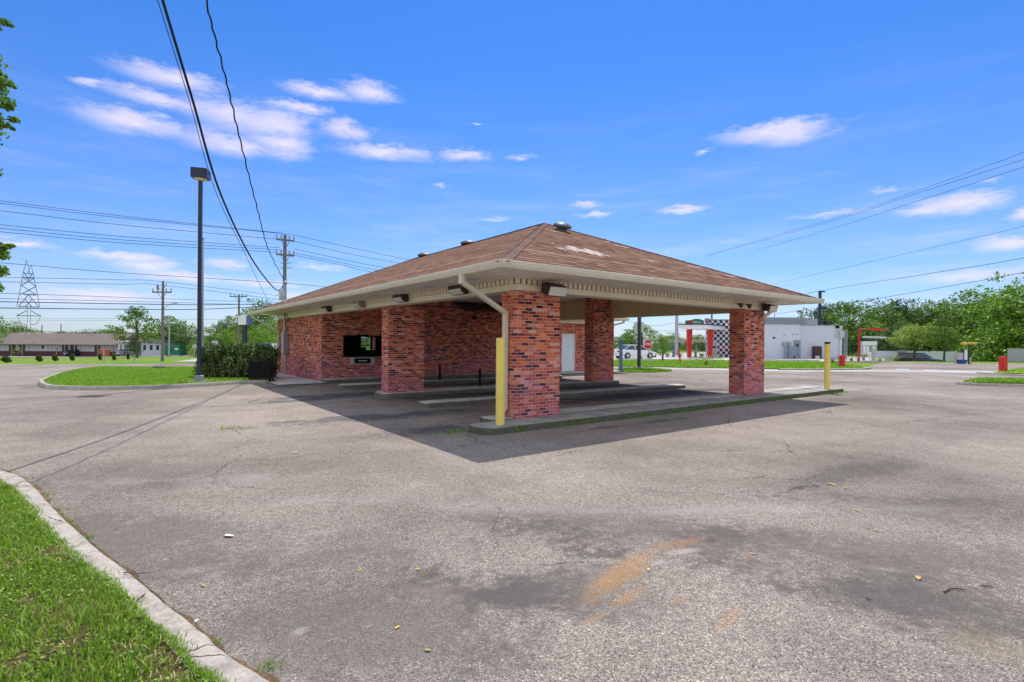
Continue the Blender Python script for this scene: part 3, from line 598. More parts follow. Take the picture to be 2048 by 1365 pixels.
# grass creeping over the kerb, and dry straw
t_ = RNG.uniform(0, len(ki) - 1.001, 5200); i_ = t_.astype(int); f_ = (t_ - i_)[:, None]; KI = np.array([tuple(p) for p in ki]); Pk = KI[i_] * (1 - f_) + KI[i_ + 1] * f_
tn = KI[i_ + 1] - KI[i_]; tn /= np.linalg.norm(tn, axis=1)[:, None]; nk = np.stack([-tn[:, 1], tn[:, 0], 0 * tn[:, 0]], 1); nk *= np.sign(nk[:, :1]); ov = np.abs(RNG.normal(0, .022, len(Pk))) * (.3 + 1.6 * vnoise(Pk, 7., 2.))
Pk = Pk + nk * ov[:, None]; Pk[:, 2] = .053; blades('kerb_grass', Pk, .035, .006, M['blade'], 'grass creeping over the inner edge of the near kerb', 1.3)
st_ = scatter(26000, -9, -.8, 2.0, 8, vpoly, .06); st_ = st_[(RNG.random(len(st_)) < .3) | (BARE(st_) < .9)]
blades('dry_straw', st_, .03, .005, M['straw'], 'dry straw-coloured clippings lying in the verge grass', 2.2)
# clover and broad-leaved weeds through the verge
n = 60000; P = scatter(n, -9, -.8, 2.0, 8, vpoly, .055); P = P[(vnoise(P, 4.2, 3.) > .42)]; P[:, 2] += RNG.uniform(-.005, .04, len(P)); n = len(P)
nr = RNG.normal(size=(n, 3)) * .5 + np.array([0, 0, 1.]); nr /= np.linalg.norm(nr, axis=1)[:, None]; t = np.cross(nr, RNG.normal(size=(n, 3))); t /= np.linalg.norm(t, axis=1)[:, None]; b = np.cross(nr, t); sz = RNG.uniform(.006, .014, n)[:, None]
V = np.stack([P - t * sz, P - b * sz * .7, P + t * sz, P + b * sz * .7], 1).reshape(-1, 3); tag(quads('clover', V, np.arange(n * 4).reshape(n, 4), M['blade']), 'small round-leaved clover mixed through the verge grass', 'clover', kind='stuff')
# weeds in the gutter
gw = []
for (x, y, n_, s_) in [(55, 960, 60, .05), (90, 990, 120, .05), (95, 1003, 60, .04), (128, 1020, 60, .05), (140, 1043, 120, .045), (178, 1078, 100, .03), (30, 948, 60, .04), (540, 1335, 160, .04), (430, 1290, 60, .03), (115, 1030, 60, .05), (150, 1058, 60, .04)]:
    q = gnd(x, y); n_ = max(12, n_ // 3); gw.append(np.stack([RNG.normal(q.x, s_, n_), RNG.normal(q.y, s_, n_), np.full(n_, .005)], 1))
blades('gutter_weed', np.concatenate(gw), .026, .008, M['blade'], 'small green weeds growing in the dirt along the near kerb', 1.2, cat='weeds')

# left lawn island with kerb
isl = [(75, 768), (80, 773), (95, 778), (140, 780.5), (200, 781), (300, 779), (345, 776.5), (400, 774), (455, 770), (500, 767.5), (550, 764.5), (552, 752), (545, 742), (470, 738), (390, 738), (300, 739.5), (210, 741), (160, 745.5), (120, 752), (92, 760)]
io = [gnd(x, y, 0) for x, y in isl]; cx = sum(p.x for p in io) / len(io); cy = sum(p.y for p in io) / len(io)
loop = smoothline(io + [io[0]], 4)
def inset(loop, w):
    out = []; n = len(loop) - 1
    for i in range(n + 1):
        a = loop[(i - 1) % n]; b = loop[(i + 1) % n]; t = (b - a); t.z = 0; t.normalize(); nn = Vector((-t.y, t.x, 0))
        if nn.dot(Vector((cx, cy, 0)) - loop[i]) < 0 and (Vector((cx, cy, 0)) - loop[i]).length > .1: nn = -nn
        out.append(loop[i] + nn * w)
    return out
area = sum(a.x * b.y - b.x * a.y for a, b in zip(loop[:-1], loop[1:]))
sgn = 1 if area > 0 else -1
def inset2(loop, w):
    out = []; n = len(loop) - 1
    for i in range(n + 1):
        t = loop[(i + 1) % n] - loop[(i - 1) % n]; t.z = 0; t.normalize(); out.append(loop[i] + Vector((-t.y, t.x, 0)) * w * sgn)
    return out
inn = inset2(loop, .16)
kerbmesh('kerb', loop, inn, .13, M['kerb2'], .004)
mb = MB(); mb.add([(p.x, p.y, .115) for p in inn[:-1]], [tuple(range(len(inn) - 1))]); lo_ = mb.build('lawn', M['lawn'], recalc=False); tag(lo_, kind='structure')
if lo_.data.polygons[0].normal.z < 0: lo_.data.flip_normals()
ip = [(p.x, p.y) for p in inn[:-1]]
P = scatter(120000, min(p[0] for p in ip), max(p[0] for p in ip), min(p[1] for p in ip), max(p[1] for p in ip), ip, .11)
blades('island_grass', P, .07, .022, M['blade'], 'bright mown grass covering the kerbed lawn island round the tall lamp post', .9)

def px_lawn(pts, name, off, mat, grass=None, hgt=.09, nb=9000, z=0.):
    poly = [gp(x, y) for x, y in pts]; o = drape(poly, off, name, mat)
    if grass:
        xs = [p[0] for p in poly]; ys = [p[1] for p in poly]
        P = scatter(nb, min(xs), max(xs), min(ys), max(ys), poly, off); blades(grass[0], P, hgt, .03, M['blade'], grass[1], .8)
    return poly
# grass strip in front of the checkered building
px_lawn([(1110, 733), (1236, 733), (1450, 736.5), (1600, 739), (1706, 738.4), (1728, 735), (1655, 725.5), (1530, 724), (1450, 722.8), (1240, 722), (1110, 721.5)], 'lawn', .03, M['lawn'], ('strip_grass', 'unmown green grass strip between the lot and the side street'), .13, 40000)
px_lawn([(1236, 744.5), (1300, 746), (1338, 744), (1345, 741.5), (1300, 738), (1236, 737)], 'lawn', .03, M['lawn'], ('patch_grass', 'thin grass patch round the foot of the grey sign pole'), .09, 6000)
px_lawn([(1925, 769.5), (2200, 772), (2200, 764), (2048, 763.5), (1955, 763)], 'lawn', .10, M['lawn'], ('near_strip_grass', 'narrow grass strip behind the low kerb at the right of the lot'), .13, 9000)
px_lawn([(1985, 747.5), (2048, 749), (2200, 752), (2200, 736), (2048, 737.5), (2010, 742)], 'lawn', .05, M['lawn'], ('corner_grass', 'grass round the red bollard near the grey fence'), .10, 9000)
# verge beyond the lot seen left, and kerbs
def kerb_px(pts, w=.18, top=.12, mat='kerb'):
    a = [gnd(x, y) for x, y in pts]; b = []
    for i, p in enumerate(a):
        t = a[min(i + 1, len(a) - 1)] - a[max(i - 1, 0)]; t.z = 0; t.normalize(); nn = Vector((-t.y, t.x, 0))
        if nn.y < 0: nn = -nn
        b.append(p + nn * w)
    return kerbmesh('kerb', smoothline(a, 3), smoothline(b, 3), top, M[mat], .004)
kerb_px([(1912, 769), (1960, 772.5), (2048, 774.5), (2200, 777)])
kerb_px([(1952, 747), (1990, 749.5), (2048, 752.5), (2200, 757)], top=.09)
kerb_px([(1660, 724.5), (1700, 725), (1745, 726), (1752, 724)], top=.12)
kerb_px([(1530, 721), (1590, 722), (1640, 723)], top=.1, mat='walk')
kerb_px([(1236, 720.5), (1330, 720.3), (1450, 721.5)], .25, .1, mat='walk')
kerb_px([(1560, 741), (1640, 741), (1712, 740.3), (1742, 738.4)], .2, .1, mat='walk')

# ------------------------------------------------------------------ drive-through islands (building frame)
FR = Matrix.Translation((OX, OY, 0)) @ Matrix.Rotation(TH, 4, 'Z')
def island(u0, u1, v0, v1, top, mat, r=None, steps=40):
    mb = MB(); mb.M = FR; w = v1 - v0; r = min(w * .45, .3) if r is None else r; ring = []
    def arc(cu, cv, a0):
        for k in range(7): a = a0 + k * math.pi / 12; ring.append((cu + r * math.cos(a), cv + r * math.sin(a)))
    arc(u0 + r, v0 + r, math.pi)
    for k in range(1, steps): ring.append((u0 + r + (u1 - u0 - 2 * r) * k / steps, v0 + random.uniform(-.012, .012)))
    arc(u1 - r, v0 + r, 1.5 * math.pi); arc(u1 - r, v1 - r, 0)
    for k in range(1, steps): ring.append((u1 - r - (u1 - u0 - 2 * r) * k / steps, v1 + random.uniform(-.01, .01)))
    arc(u0 + r, v1 - r, .5 * math.pi); n = len(ring); cu, cv = (u0 + u1) / 2, (v0 + v1) / 2; vs = []
    def off(p, d):
        q = Vector((min(max(p[0], u0 + r), u1 - r), min(max(p[1], v0 + r), v1 - r))); e = Vector(p) - q
        return Vector(p) - (e.normalized() * d if e.length > 1e-6 else e)
    for (d, z) in ((0, -.03), (.004, top - .03), (.018, top - .006), (.05, top)):
        for p in ring: q = off(p, d); vs.append((q.x, q.y, z + (random.uniform(-.004, .004) if z > 0 else 0)))
    fs = [(k * n + i, k * n + (i + 1) % n, (k + 1) * n + (i + 1) % n, (k + 1) * n + i) for k in range(3) for i in range(n)]
    fs.append(tuple(range(3 * n, 4 * n))); mb.add(vs, fs)
    o = mb.build('concrete_island', mat, smooth=True); return tag(o, kind='structure')
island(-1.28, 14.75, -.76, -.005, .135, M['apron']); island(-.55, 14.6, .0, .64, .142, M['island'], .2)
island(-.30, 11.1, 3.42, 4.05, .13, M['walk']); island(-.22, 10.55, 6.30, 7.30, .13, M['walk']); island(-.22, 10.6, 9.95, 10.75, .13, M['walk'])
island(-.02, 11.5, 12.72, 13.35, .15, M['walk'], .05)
mb = MB(); mb.M = FR; mb.box(-1.9, -.01, 12.4, 22.5, -.02, .05); tag(mb.build('walkway', M['walk']), kind='structure')
mb = MB(); mb.M = FR; mb.box(12.2, 17.6, 12.2, 13.35, -.02, .05); tag(mb.build('walkway', M['walk']), kind='structure')
# pale weeds and moss tufts on the front island edge
fw = []
for (x, y, n_, s_) in [(1650, 790, 60, .12), (1675, 788, 60, .12), (1690, 785, 40, .08), (1545, 786, 80, .15), (1560, 783, 60, .1), (892, 868, 50, .12), (915, 864, 60, .1), (1405, 763, 50, .15), (452, 859, 40, .12), (490, 857, 30, .1), (1345, 765, 30, .1)]:
    q = gnd(x, y); fw.append(np.stack([RNG.normal(q.x, s_, n_), RNG.normal(q.y, s_, n_), np.full(n_, .0)], 1))
blades('island_weed', np.concatenate(fw), .06, .012, M['blade'], 'sparse weeds sprouting along the island edges and lot cracks', 1.2, cat='weeds')

# ------------------------------------------------------------------ the brick building
B = empty('bank_building', (OX, OY, 0), TH, 'long low red brick bank with brown hip roof and drive-through canopy on brick pillars', 'building')
UC = 9.019; CW = 1.246; CD = .505; VB = 6.543; VW = 13.36; VE = 20.64; ZB = 2.84; ZF = 3.085; ZC = 3.67; UE = 17.0
def col(u, v, z1):
    mb = MB(); mb.box(u, u + CW, v, v + CD, 0., z1); return mb.build('brick_pillar', M['brick'], B)
col(0, 0, ZB - .002); col(0.002, VB, ZB - .002); col(UC, 0.0, ZB - .002); col(UC, VB, ZC - .002)
# walls (front wall with window and door openings)
def wall(x0, x1, y0, y1, z0, z1, holes=()):
    """wall along x with openings (xa,xb,za,zb)"""
    mb = MB(); xs = sorted({x0, x1, *[h[0] for h in holes], *[h[1] for h in holes]})
    for a, b in zip(xs[:-1], xs[1:]):
        hh = [h for h in holes if h[0] <= a and h[1] >= b]
        if not hh: mb.box(a, b, y0, y1, z0, z1)
        else:
            h = hh[0]
            if h[2] > z0: mb.box(a, b, y0, y1, z0, h[2])
            mb.box(a, b, y0, y1, h[3], z1)
    return mb
WIN = (.93, 3.1, 1.03, 1.98); DOOR = (13.47, 14.52, .05, 2.24); BWIN = (4.4, 5.35, 1.15, 2.02)
wall(.02, UE, VW, VW + .3, 0, ZC, [WIN, DOOR]).build('wall', M['brick'], B)
mb = MB(); mb.box(.02, .3, VW + .3, VE, 0, ZB - .002); mb.build('wall', M['brick'], B)
wall(.02, UE, VE, VE + .3, 0, ZC, [BWIN]).build('wall', M['brick'], B)
mb = MB(); mb.box(UE - .3, UE, VW + .3, VE, 0, ZC); mb.build('wall', M['brick'], B)
mb = MB(); mb.box(.3, UE - .3, VW + .3, VE, .06, .1); mb.box(.3, UE - .3, VW + .3, VE, 2.7, 2.74); mb.box(6.3, 6.4, VW + .3, VE, .1, 2.7); mb.build('interior_lining', M['interior'], B)
mb = MB(); mb.box(DOOR[0] - .1, DOOR[1] + .1, VW - .006, VW + .01, DOOR[3] + .004, DOOR[3] + .21); mb.build('soldier_course', M['soldier'], B)
# teller window
f = MB(); w = .07
f.box(WIN[0], WIN[1], VW + .02, VW + .12, WIN[3] - w, WIN[3]); f.box(WIN[0], WIN[1], VW + .02, VW + .12, WIN[2], WIN[2] + w)
for x in (WIN[0], 2.18, WIN[1] - w): f.box(x, x + w, VW + .022, VW + .118, WIN[2] + w, WIN[3] - w)
f.box(1.55, 2.05, VW - .02, VW + .03, WIN[3], WIN[3] + .04)
win = f.build('teller_window', M['black'], B)
MB().box(WIN[0] + w, WIN[1] - w, VW + .07, VW + .08, WIN[2] + w, WIN[3] - w).build('pane', M['pane'], win)
MB().box(1.0, 3.05, VW + .9, VW + 1.3, .1, 1.0).build('counter', M['interior'], win)
mb = MB(); mb.box(1.7, 2.15, VW + .55, VW + .6, 1.05, 1.45); mb.box(1.88, 1.97, VW + .56, VW + .59, .9, 1.05); mb.build('monitor', M['black'], win)
f = MB(); f.box(BWIN[0], BWIN[1], VE + .1, VE + .16, BWIN[2], BWIN[2] + .06); f.box(BWIN[0], BWIN[1], VE + .1, VE + .16, BWIN[3] - .06, BWIN[3]); f.box(4.44, 4.5, VE + .1, VE + .16, BWIN[2] + .06, BWIN[3] - .06); f.build('rear_window', M['black'], B)
# cash drawer
mb = MB(); mb.cbox(1.22, 2.32, VW - .07, VW + .02, .72, 1.02, .01); dr = mb.build('deal_drawer', M['galv'], B)
mb = MB(); mb.box(1.40, 2.12, VW - .085, VW - .068, .76, .98); dp = mb.build('drawer_front', M['black'], dr)
MB().box(1.58, 1.95, VW - .10, VW - .083, .86, .885).build('slot', M['white'], dr)
MB().box(1.22, 1.38, VW - .078, VW - .072, .74, 1.0).build('speaker_grille', M['palegrey'], dr)
# door
mb = MB(); mb.box(DOOR[0] + .05, DOOR[1] - .05, VW + .06, VW + .11, .07, DOOR[3] - .05); d = mb.build('door', M['door'], B)
mb = MB(); mb.box(DOOR[0], DOOR[0] + .05, VW + .02, VW + .14, .05, DOOR[3]); mb.box(DOOR[1] - .05, DOOR[1], VW + .02, VW + .14, .05, DOOR[3]); mb.box(DOOR[0] + .05, DOOR[1] - .05, VW + .02, VW + .14, DOOR[3] - .05, DOOR[3]); mb.build('door_frame', M['white'], d)
mb = MB(); mb.cyl((DOOR[1] - .13, VW + .0, 1.0), (DOOR[1] - .13, VW + .06, 1.0), .03); mb.box(DOOR[1] - .14, DOOR[1] - .12, VW + .0, VW + .03, .98, 1.15); mb.build('handle', M['white'], d)
MB().cyl((DOOR[0] + .5, VW + .05, 1.5), (DOOR[0] + .5, VW + .062, 1.5), .014).build('peephole', M['black'], d)
# beams, frieze and dentils
mb = MB(); mb.box(-.02, UC + CW + .02, -.02, .40, ZB, ZB + .13); mb.box(.0, UC + CW, .0, .38, ZB + .13, ZC + .05)
mb.box(-.02, .36, .40, VE + .3, ZB, ZB + .13); mb.box(.0, .34, .38, VE + .28, ZB + .13, ZC + .05)
mb.build('frieze_beam', M['cream'], B)
mb = MB(); mb.box(10.06, UC + CW + .02, .42, VW, 2.79, ZC); mb.build('canopy_header', M['header'], B)
mb = MB(); mb.box(UC + CW, UE + .03, VW - .05, VW - .002, ZB, ZB + .13); mb.box(UC + CW + .3, UE + .01, VW - .03, VW - .002, ZB + .13, ZF); mb.build('frieze_board', M['cream'], B)
def dentils(axis, a0, a1, face, sgn_=-1, step=.15):
    if axis == 'v': step = .165
    mb = MB(); n = int((a1 - a0) / step); s = (a1 - a0) / n
    for k in range(n):
        p = a0 + k * s + .03; q = p + s * .66
        if axis == 'u': mb.cbox(p, q, face - .055, face - .0, ZB + .135, ZF - .003, .004)
        else: mb.cbox(face - .055, face - .0, p, q, ZB + .135, ZF - .003, .004)
    return mb.build('dentil_band', M['cream'], B)
def backing(x0, x1, y0, y1): return MB().box(x0, x1, y0, y1, ZB + .131, ZF - .001).build('gap_shade_strip', M['gapshade'], B)  # dark strip that paints shade into the gaps between dentils
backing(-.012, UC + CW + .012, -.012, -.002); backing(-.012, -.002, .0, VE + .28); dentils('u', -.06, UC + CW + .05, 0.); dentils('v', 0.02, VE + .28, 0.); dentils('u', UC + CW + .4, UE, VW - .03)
mb = MB(); mb.box(-.075, UC + CW + .07, -.075, .0, ZF, ZF + .01); mb.box(-.075, 0, .0, VE + .3, ZF, ZF + .01); mb.build('crown_moulding', M['cream'], B)
# soffit and ceiling
mb = MB(); z = ZF + .002
mb.box(E0 + .02, UR - .02, E0 + .02, -.0, z, z + .02); mb.box(E0 + .02, 0, 0.0, VR - .02, z, z + .02); mb.box(UC + CW + .02, UR - .02, .0, VW - 1.2, z, z + .02)
mb.box(UC + CW + .02, UE + .6, VW - 1.2, VW - .03, z, z + .02); mb.box(0, UE + .6, VE + .3, VR - .02, z, z + .02); mb.build('soffit', M['soffit'], B)
mb = MB(); mb.box(.34, 10.06, .38, VW, ZC, ZC + .02); mb.build('canopy_ceiling', M['ceil'], B)
for uu in (2.6, 7.6):
    for vv in (2.2, 5.2, 8.6, 11.6): MB().box(uu - .28, uu + .28, vv - .28, vv + .28, ZC - .03, ZC - .002).build('ceiling_fixture', M['palegrey'], B)
def soffit_bits(pts_round, pts_rect):
    for (u, v) in pts_round:
        mb = MB(); mb.disc((u, v, ZF - .012), .11, 18, (0, 0, 1), .014); o = mb.build('recessed_light', M['white'], B); MB().disc((u, v, ZF - .016), .075, 18, (0, 0, 1), .004).build('lens', M['lens'], o)
    for (u, v) in pts_rect:
        mb = MB(); mb.box(u - .09, u + .09, v - .2, v + .2, ZF - .006, ZF + .002); mb.build('soffit_vent', M['palegrey'], B)
soffit_bits([(-.6, -.35), (-.62, 1.5), (-.62, 4.8), (-.62, 8.3), (-.62, 11.8), (-.62, 15.5), (2.6, -.62), (4.6, -.62), (6.7, -.62), (8.9, -.62), (11.0, -.6)], [(-.6, .7), (-.62, 2.8), (-.62, 6.2), (-.62, 9.9), (-.62, 13.5), (-.62, 17.2)])
# fascia + gutters
mb = MB(); z0, z1 = 3.078, 3.19
mb.box(E0 - .0, UR, E0, E0 + .03, z0, z1); mb.box(E0, E0 + .03, E0 + .03, VR, z0, z1); mb.box(UR - .03, UR, E0 + .03, VW - 1.22, z0, z1); mb.box(UR, UE + .6, VW - 1.24, VW - 1.21, z0, z1); mb.box(UE + .57, UE + .6, VW - 1.21, VR, z0, z1); mb.box(E0 + .03, UE + .57, VR - .03, VR, z0, z1)
mb.build('fascia', M['cream'], B)
prof = [(0., 3.07), (.045, 3.07), (.06, 3.09), (.085, 3.135), (.088, 3.165), (.098, 3.17), (.098, 3.205), (.085, 3.208), (.08, 3.185), (0., 3.185)]
def gutter(p0, p1, out_, m0, m1):
    """p0->p1 along the eave, out_ outward unit, m0/m1 mitre extension along the run"""
    p0, p1, o = Vector(p0), Vector(p1), Vector(out_); t = (p1 - p0).normalized(); n = len(prof); vs = []
    L = (p1 - p0).length; segs = max(2, int(L / 1.5))
    for k in range(segs + 1):
        f_ = k / segs
        for d, zz in prof:
            base = p0 + (p1 - p0) * f_ + o * d - t * (m0 * d if k == 0 else 0) + t * (m1 * d if k == segs else 0)
            vs.append((base.x, base.y, zz + (0 if k in (0, segs) else random.uniform(-.004, .004))))
    fs = [(k * n + i, k * n + (i + 1) % n, (k + 1) * n + (i + 1) % n, (k + 1) * n + i) for k in range(segs) for i in range(n)]
    fs += [tuple(range(n - 1, -1, -1)), tuple(range(segs * n, (segs + 1) * n))]
    return MB().add(vs, fs).build('gutter', M['gutter'], B)
gutter((E0 - .0, E0 - .002), (UR, E0 - .002), (0, -1), 1, 1); gutter((E0 - .002, E0), (E0 - .002, VR), (-1, 0), .98, 1); gutter((UR + .002, E0), (UR + .002, VW - 1.3), (1, 0), .98, -1)
gutter((UR + .1, VW - 1.243), (UE + .6, VW - 1.243), (0, -1), -1, 1); gutter((UE + .602, VW - 1.24), (UE + .602, VR), (1, 0), .98, 1)
for (a, o_) in (((-.35, E0 - .002), (0, -1)), ((2.9, E0 - .002), (0, -1)), ((6.1, E0 - .002), (0, -1)), ((9.2, E0 - .002), (0, -1)), ((E0 - .002, -.25), (-1, 0)), ((E0 - .002, 3.), (-1, 0)), ((E0 - .002, 6.1), (-1, 0)), ((E0 - .002, 9.2), (-1, 0)), ((E0 - .002, 12.4), (-1, 0))):
    mb = MB(); pr2 = [(d * 1.04 + .003, 3.135 + (zz - 3.135) * 1.05) for d, zz in prof]; vs = []
    for t in (0, .09):
        for d, zz in pr2: vs.append((a[0] + t, a[1] - d, zz) if o_[1] else (a[0] - d, a[1] + t, zz))
    n = len(pr2); mb.add(vs, [(i, (i + 1) % n, n + (i + 1) % n, n + i) for i in range(n)] + [tuple(range(n - 1, -1, -1)), tuple(range(n, 2 * n))]); mb.build('gutter_joint', M['gutter'], B)
# roof: main hip and rear wing
zr = ZE + RS * HALF; cu = E0 + HALF; va = E0 + HALF; vb = VR - HALF
def roofgrid(quad, nu, nv, amp=.008):
    """bilinear patch with slight sag/waviness so the roof is not dead flat"""
    a, b, c, d = [Vector(q) for q in quad]; vs = []; 
    for j in range(nv + 1):
        for i in range(nu + 1):
            s, t = i / nu, j / nv; p = (a * (1 - s) + b * s) * (1 - t) + (d * (1 - s) + c * s) * t
            e = 0 if (i in (0, nu) or j in (0, nv)) else amp; vs.append((p.x, p.y, p.z + random.uniform(-e, e)))
    return vs, [(j * (nu + 1) + i, j * (nu + 1) + i + 1, (j + 1) * (nu + 1) + i + 1, (j + 1) * (nu + 1) + i) for j in range(nv) for i in range(nu)]
e = .05; zo = ZE - RS * e
c00 = (E0 - e, E0 - e, zo); c10 = (UR + e, E0 - e, zo); c11 = (UR + e, VR + e, zo); c01 = (E0 - e, VR + e, zo); A1 = (cu, va, zr); A2 = (cu, vb, zr)
mb = MB()
mb.add([c00, c10, A1], [(0, 1, 2)]); mb.add([c10, c11, A2, A1], [(0, 1, 2, 3)]); mb.add([c11, c01, A2], [(0, 1, 2)]); mb.add([c01, c00, A1, A2], [(0, 1, 2, 3)])
th = .035
for a, b in ((c00, c10), (c10, c11), (c11, c01), (c01, c00)): mb.add([a, b, (b[0], b[1], b[2] - th), (a[0], a[1], a[2] - th)], [(0, 1, 2, 3)])
roof = mb.build('roof', M['shingle'], B, recalc=False)
import bmesh
def orient_up(o):
    bm = bmesh.new(); bm.from_mesh(o.data); bm.faces.ensure_lookup_table()
    ctr = Vector((5, 10, 2.))
    for f_ in bm.faces:
        if f_.normal.dot(f_.calc_center_median() - ctr) < 0: f_.normal_flip()
    bm.to_mesh(o.data); bm.free()
    uv = o.data.uv_layers[0]; up = Vector((0, 0, 1))
    for p in o.data.polygons:
        nrm = p.normal
        if abs(nrm.z) > .985: continue
        t = up.cross(nrm).normalized(); b = nrm.cross(t)
        for li in p.loop_indices: co = o.data.vertices[o.data.loops[li].vertex_index].co; uv.data[li].uv = (co.dot(t), co.dot(b))
orient_up(roof)
hw = (VR - (VW - 1.24)) / 2; vm = VR - hw; zw = ZE + RS * hw; ue = UE + .6
mb = MB(); s0 = (cu + 1, VW - 1.24, ZE - .01); s1 = (ue, VW - 1.24, ZE - .01); s2 = (ue, VR, ZE - .01); s3 = (cu + 1, VR, ZE - .01); r0 = (cu + 1, vm, zw); r1 = (ue - hw, vm, zw)
mb.add([s0, s1, r1, r0], [(0, 1, 2, 3)]); mb.add([s1, s2, r1], [(0, 1, 2)]); mb.add([s2, s3, r0, r1], [(0, 1, 2, 3)]); orient_up(mb.build('wing_roof', M['shingle'], B, recalc=False))
# hip and ridge caps
def cap(p, q, n):
    p, q = Vector(p), Vector(q); t = (q - p).normalized(); sdir = t.cross(Vector((0, 0, 1))).normalized(); mb = MB()
    for k in range(n):
        a = p + (q - p) * k / n; b = p + (q - p) * (k + 1.25) / n; j = random.uniform(-.008, .008)
        upn = sdir.cross(t).normalized(); hh = .016 + j * .4
        mb.add([tuple(a + upn * (hh + .010)), tuple(a + sdir * .14 + Vector((0, 0, -.036 + hh))), tuple(b + sdir * .14 + Vector((0, 0, -.044 + hh))), tuple(b + upn * hh), tuple(a - sdir * .14 + Vector((0, 0, -.036 + hh))), tuple(b - sdir * .14 + Vector((0, 0, -.044 + hh)))],
               [(0, 1, 2, 3), (0, 3, 5, 4), (1, 0, 4)])
    o = mb.build('ridge_cap', M['capshingle'], B, recalc=False)
    return o
cap(c00, A1, 42); cap(c10, A1, 42); cap(c01, A2, 42); cap(A1, A2, 45)
# roof vents
def vent(u, v, z, rz=0., s=1., tilt=0.):
    mb = MB(); mb.lathe([(.06, 0), (.16, .0), (.16, .1), (.27, .12), (.29, .17), (.25, .22), (.1, .27), (.02, .275)], (0, 0, 0), 14)
    o = mb.build('roof_vent', M['ventgrey'], B, smooth=True); o.location = (u, v, z); o.scale = (s, s, s); o.rotation_euler = (tilt, 0, rz)
    return o
for px in (935, 848):
    r = (px - 1024) / FPX; # along ridge, slightly behind
    uu = cu + .22; v_ = (r * (OY + uu * ST) - OX - uu * CT) / (-ST - r * CT); vent(uu, v_, zr - .22 * RS - .0, 0, 1.2)
uu, vv = front_pt(1120, 462); vent(uu + .15, vv + .1, ZE + RS * (vv + .1 - E0) - .03, 0, 1.1, .3)
MB().box(-.28, .28, -.3, .3, -.2, .24).build('roof_vent', M['bronze'], B).location = (cu + 1.85, va - .6, zr - RS * 1.85 + .12)
# downspouts
def spout(pts):
    mb = MB()
    for a, b in zip(pts[:-1], pts[1:]):
        a, b = Vector(a), Vector(b); t = (b - a).normalized(); mb.tube([a - t * .035, b + t * .035], 1, rect=(.052, .04))
    return mb.build('downspout', M['gutter'], B)
spout([(E0 - .03, .17, 3.06), (E0 - .03, .17, 2.93), (-.07, .27, 2.36), (-.07, .27, .34), (-.22, .24, .22)])
spout([(UR + .03, .3, 3.06), (UR + .03, .3, 2.95), (UC + CW + .07, .3, 2.45), (UC + CW + .07, .3, .3)])
spout([(E0 - .03, 21.0, 3.06), (E0 - .03, 21.0, 2.95), (-.07, 20.45, 2.2), (-.07, 20.45, .25), (-.35, 20.4, .1)])
spout([(UE + .45, VW - 1.1, 3.05), (UE + .45, VW - 1.1, 2.95), (UE + .06, VW - .08, 2.7), (UE + .06, VW - .08, .2)])
# wall packs on the frieze (left side and front)
def wallpack(px, side, w=.42, h=.2, body='bronze', lens=True, dz=0.):
    mb = MB(); mb.extr([(0, 0), (-.10, -.0), (-.2, .07), (-.2, h), (0, h)], -w / 2, w / 2)
    if side == 'L': v_ = vL(px); loc = (-.076, v_, ZB + .03 + dz); rz = -math.pi / 2
    else: loc = (uF(px), -.076, ZB + .03 + dz); rz = 0
    o = mb.build('wall_light', M[body], B); o.location = loc; o.rotation_euler = (0, 0, rz)
    if lens: l = MB().extr([(-.108, .0), (-.21, .07), (-.21, .12), (-.2, .125), (-.1, .01)], -w / 2 + .03, w / 2 - .03).build('lens', M['lens'], o)
    return o
for px, body in ((661, 'bronze'), (726, 'beige'), (811, 'bronze'), (928, 'bronze')): wallpack(px, 'L', .62, .22, body)
def flood(px, w=.5, tilt=.5, sc=1.):
    o = MB().cbox(-w / 2, w / 2, -.34, -.08, -.02, .2, .02).build('flood_light', M['bronze'], B)
    o.location = (uF(px), -.06, ZB + .04); o.scale = (sc, sc, sc); o.rotation_euler = (tilt * .5, 0, .0)
    MB().box(-w / 2 + .025, w / 2 - .025, -.36, -.335, -.005, .185).build('lens', M['lens'], o)
    mb = MB(); mb.cyl((0, -.08, .1), (0, .03, .1), .035); mb.build('bracket', M['bronze'], o); return o
flood(1090, .52, .8); flood(1521, .5, .6)
for px in (1469, 1486):
    mb = MB(); mb.cyl((0, -.02, .02), (0, -.12, .0), .02); mb.lathe([(.03, 0), (.06, .05), (.07, .14)], (0, -.14, -.1), 12); o = mb.build('spot_lamp', M['bronze'], B, smooth=True); o.location = (uF(px), -.06, ZB + .1)
mb = MB(); mb.cyl((0, 0, 0), (0, -.06, 0), .13, .12, 14); mb.cyl((0, -.06, 0), (0, -.26, -.04), .1, .07, 14); o = mb.build('wall_light', M['bronze'], B, smooth=True); o.location = (uF(948, VW), VW - .002, 2.95)
for px in (869, 583, 713): MB().box(-.02, 0, -.14, .14, 0, .05).build('clearance_plate', M['white'], B).location = (-.022, vL(px), ZB + .045)
for z_ in (2.66, 2.12): MB().box(-.012, 0, -.02, .1, 0, .03).build('sticker', M['white'], B).location = (0.0, VB + .2, z_)
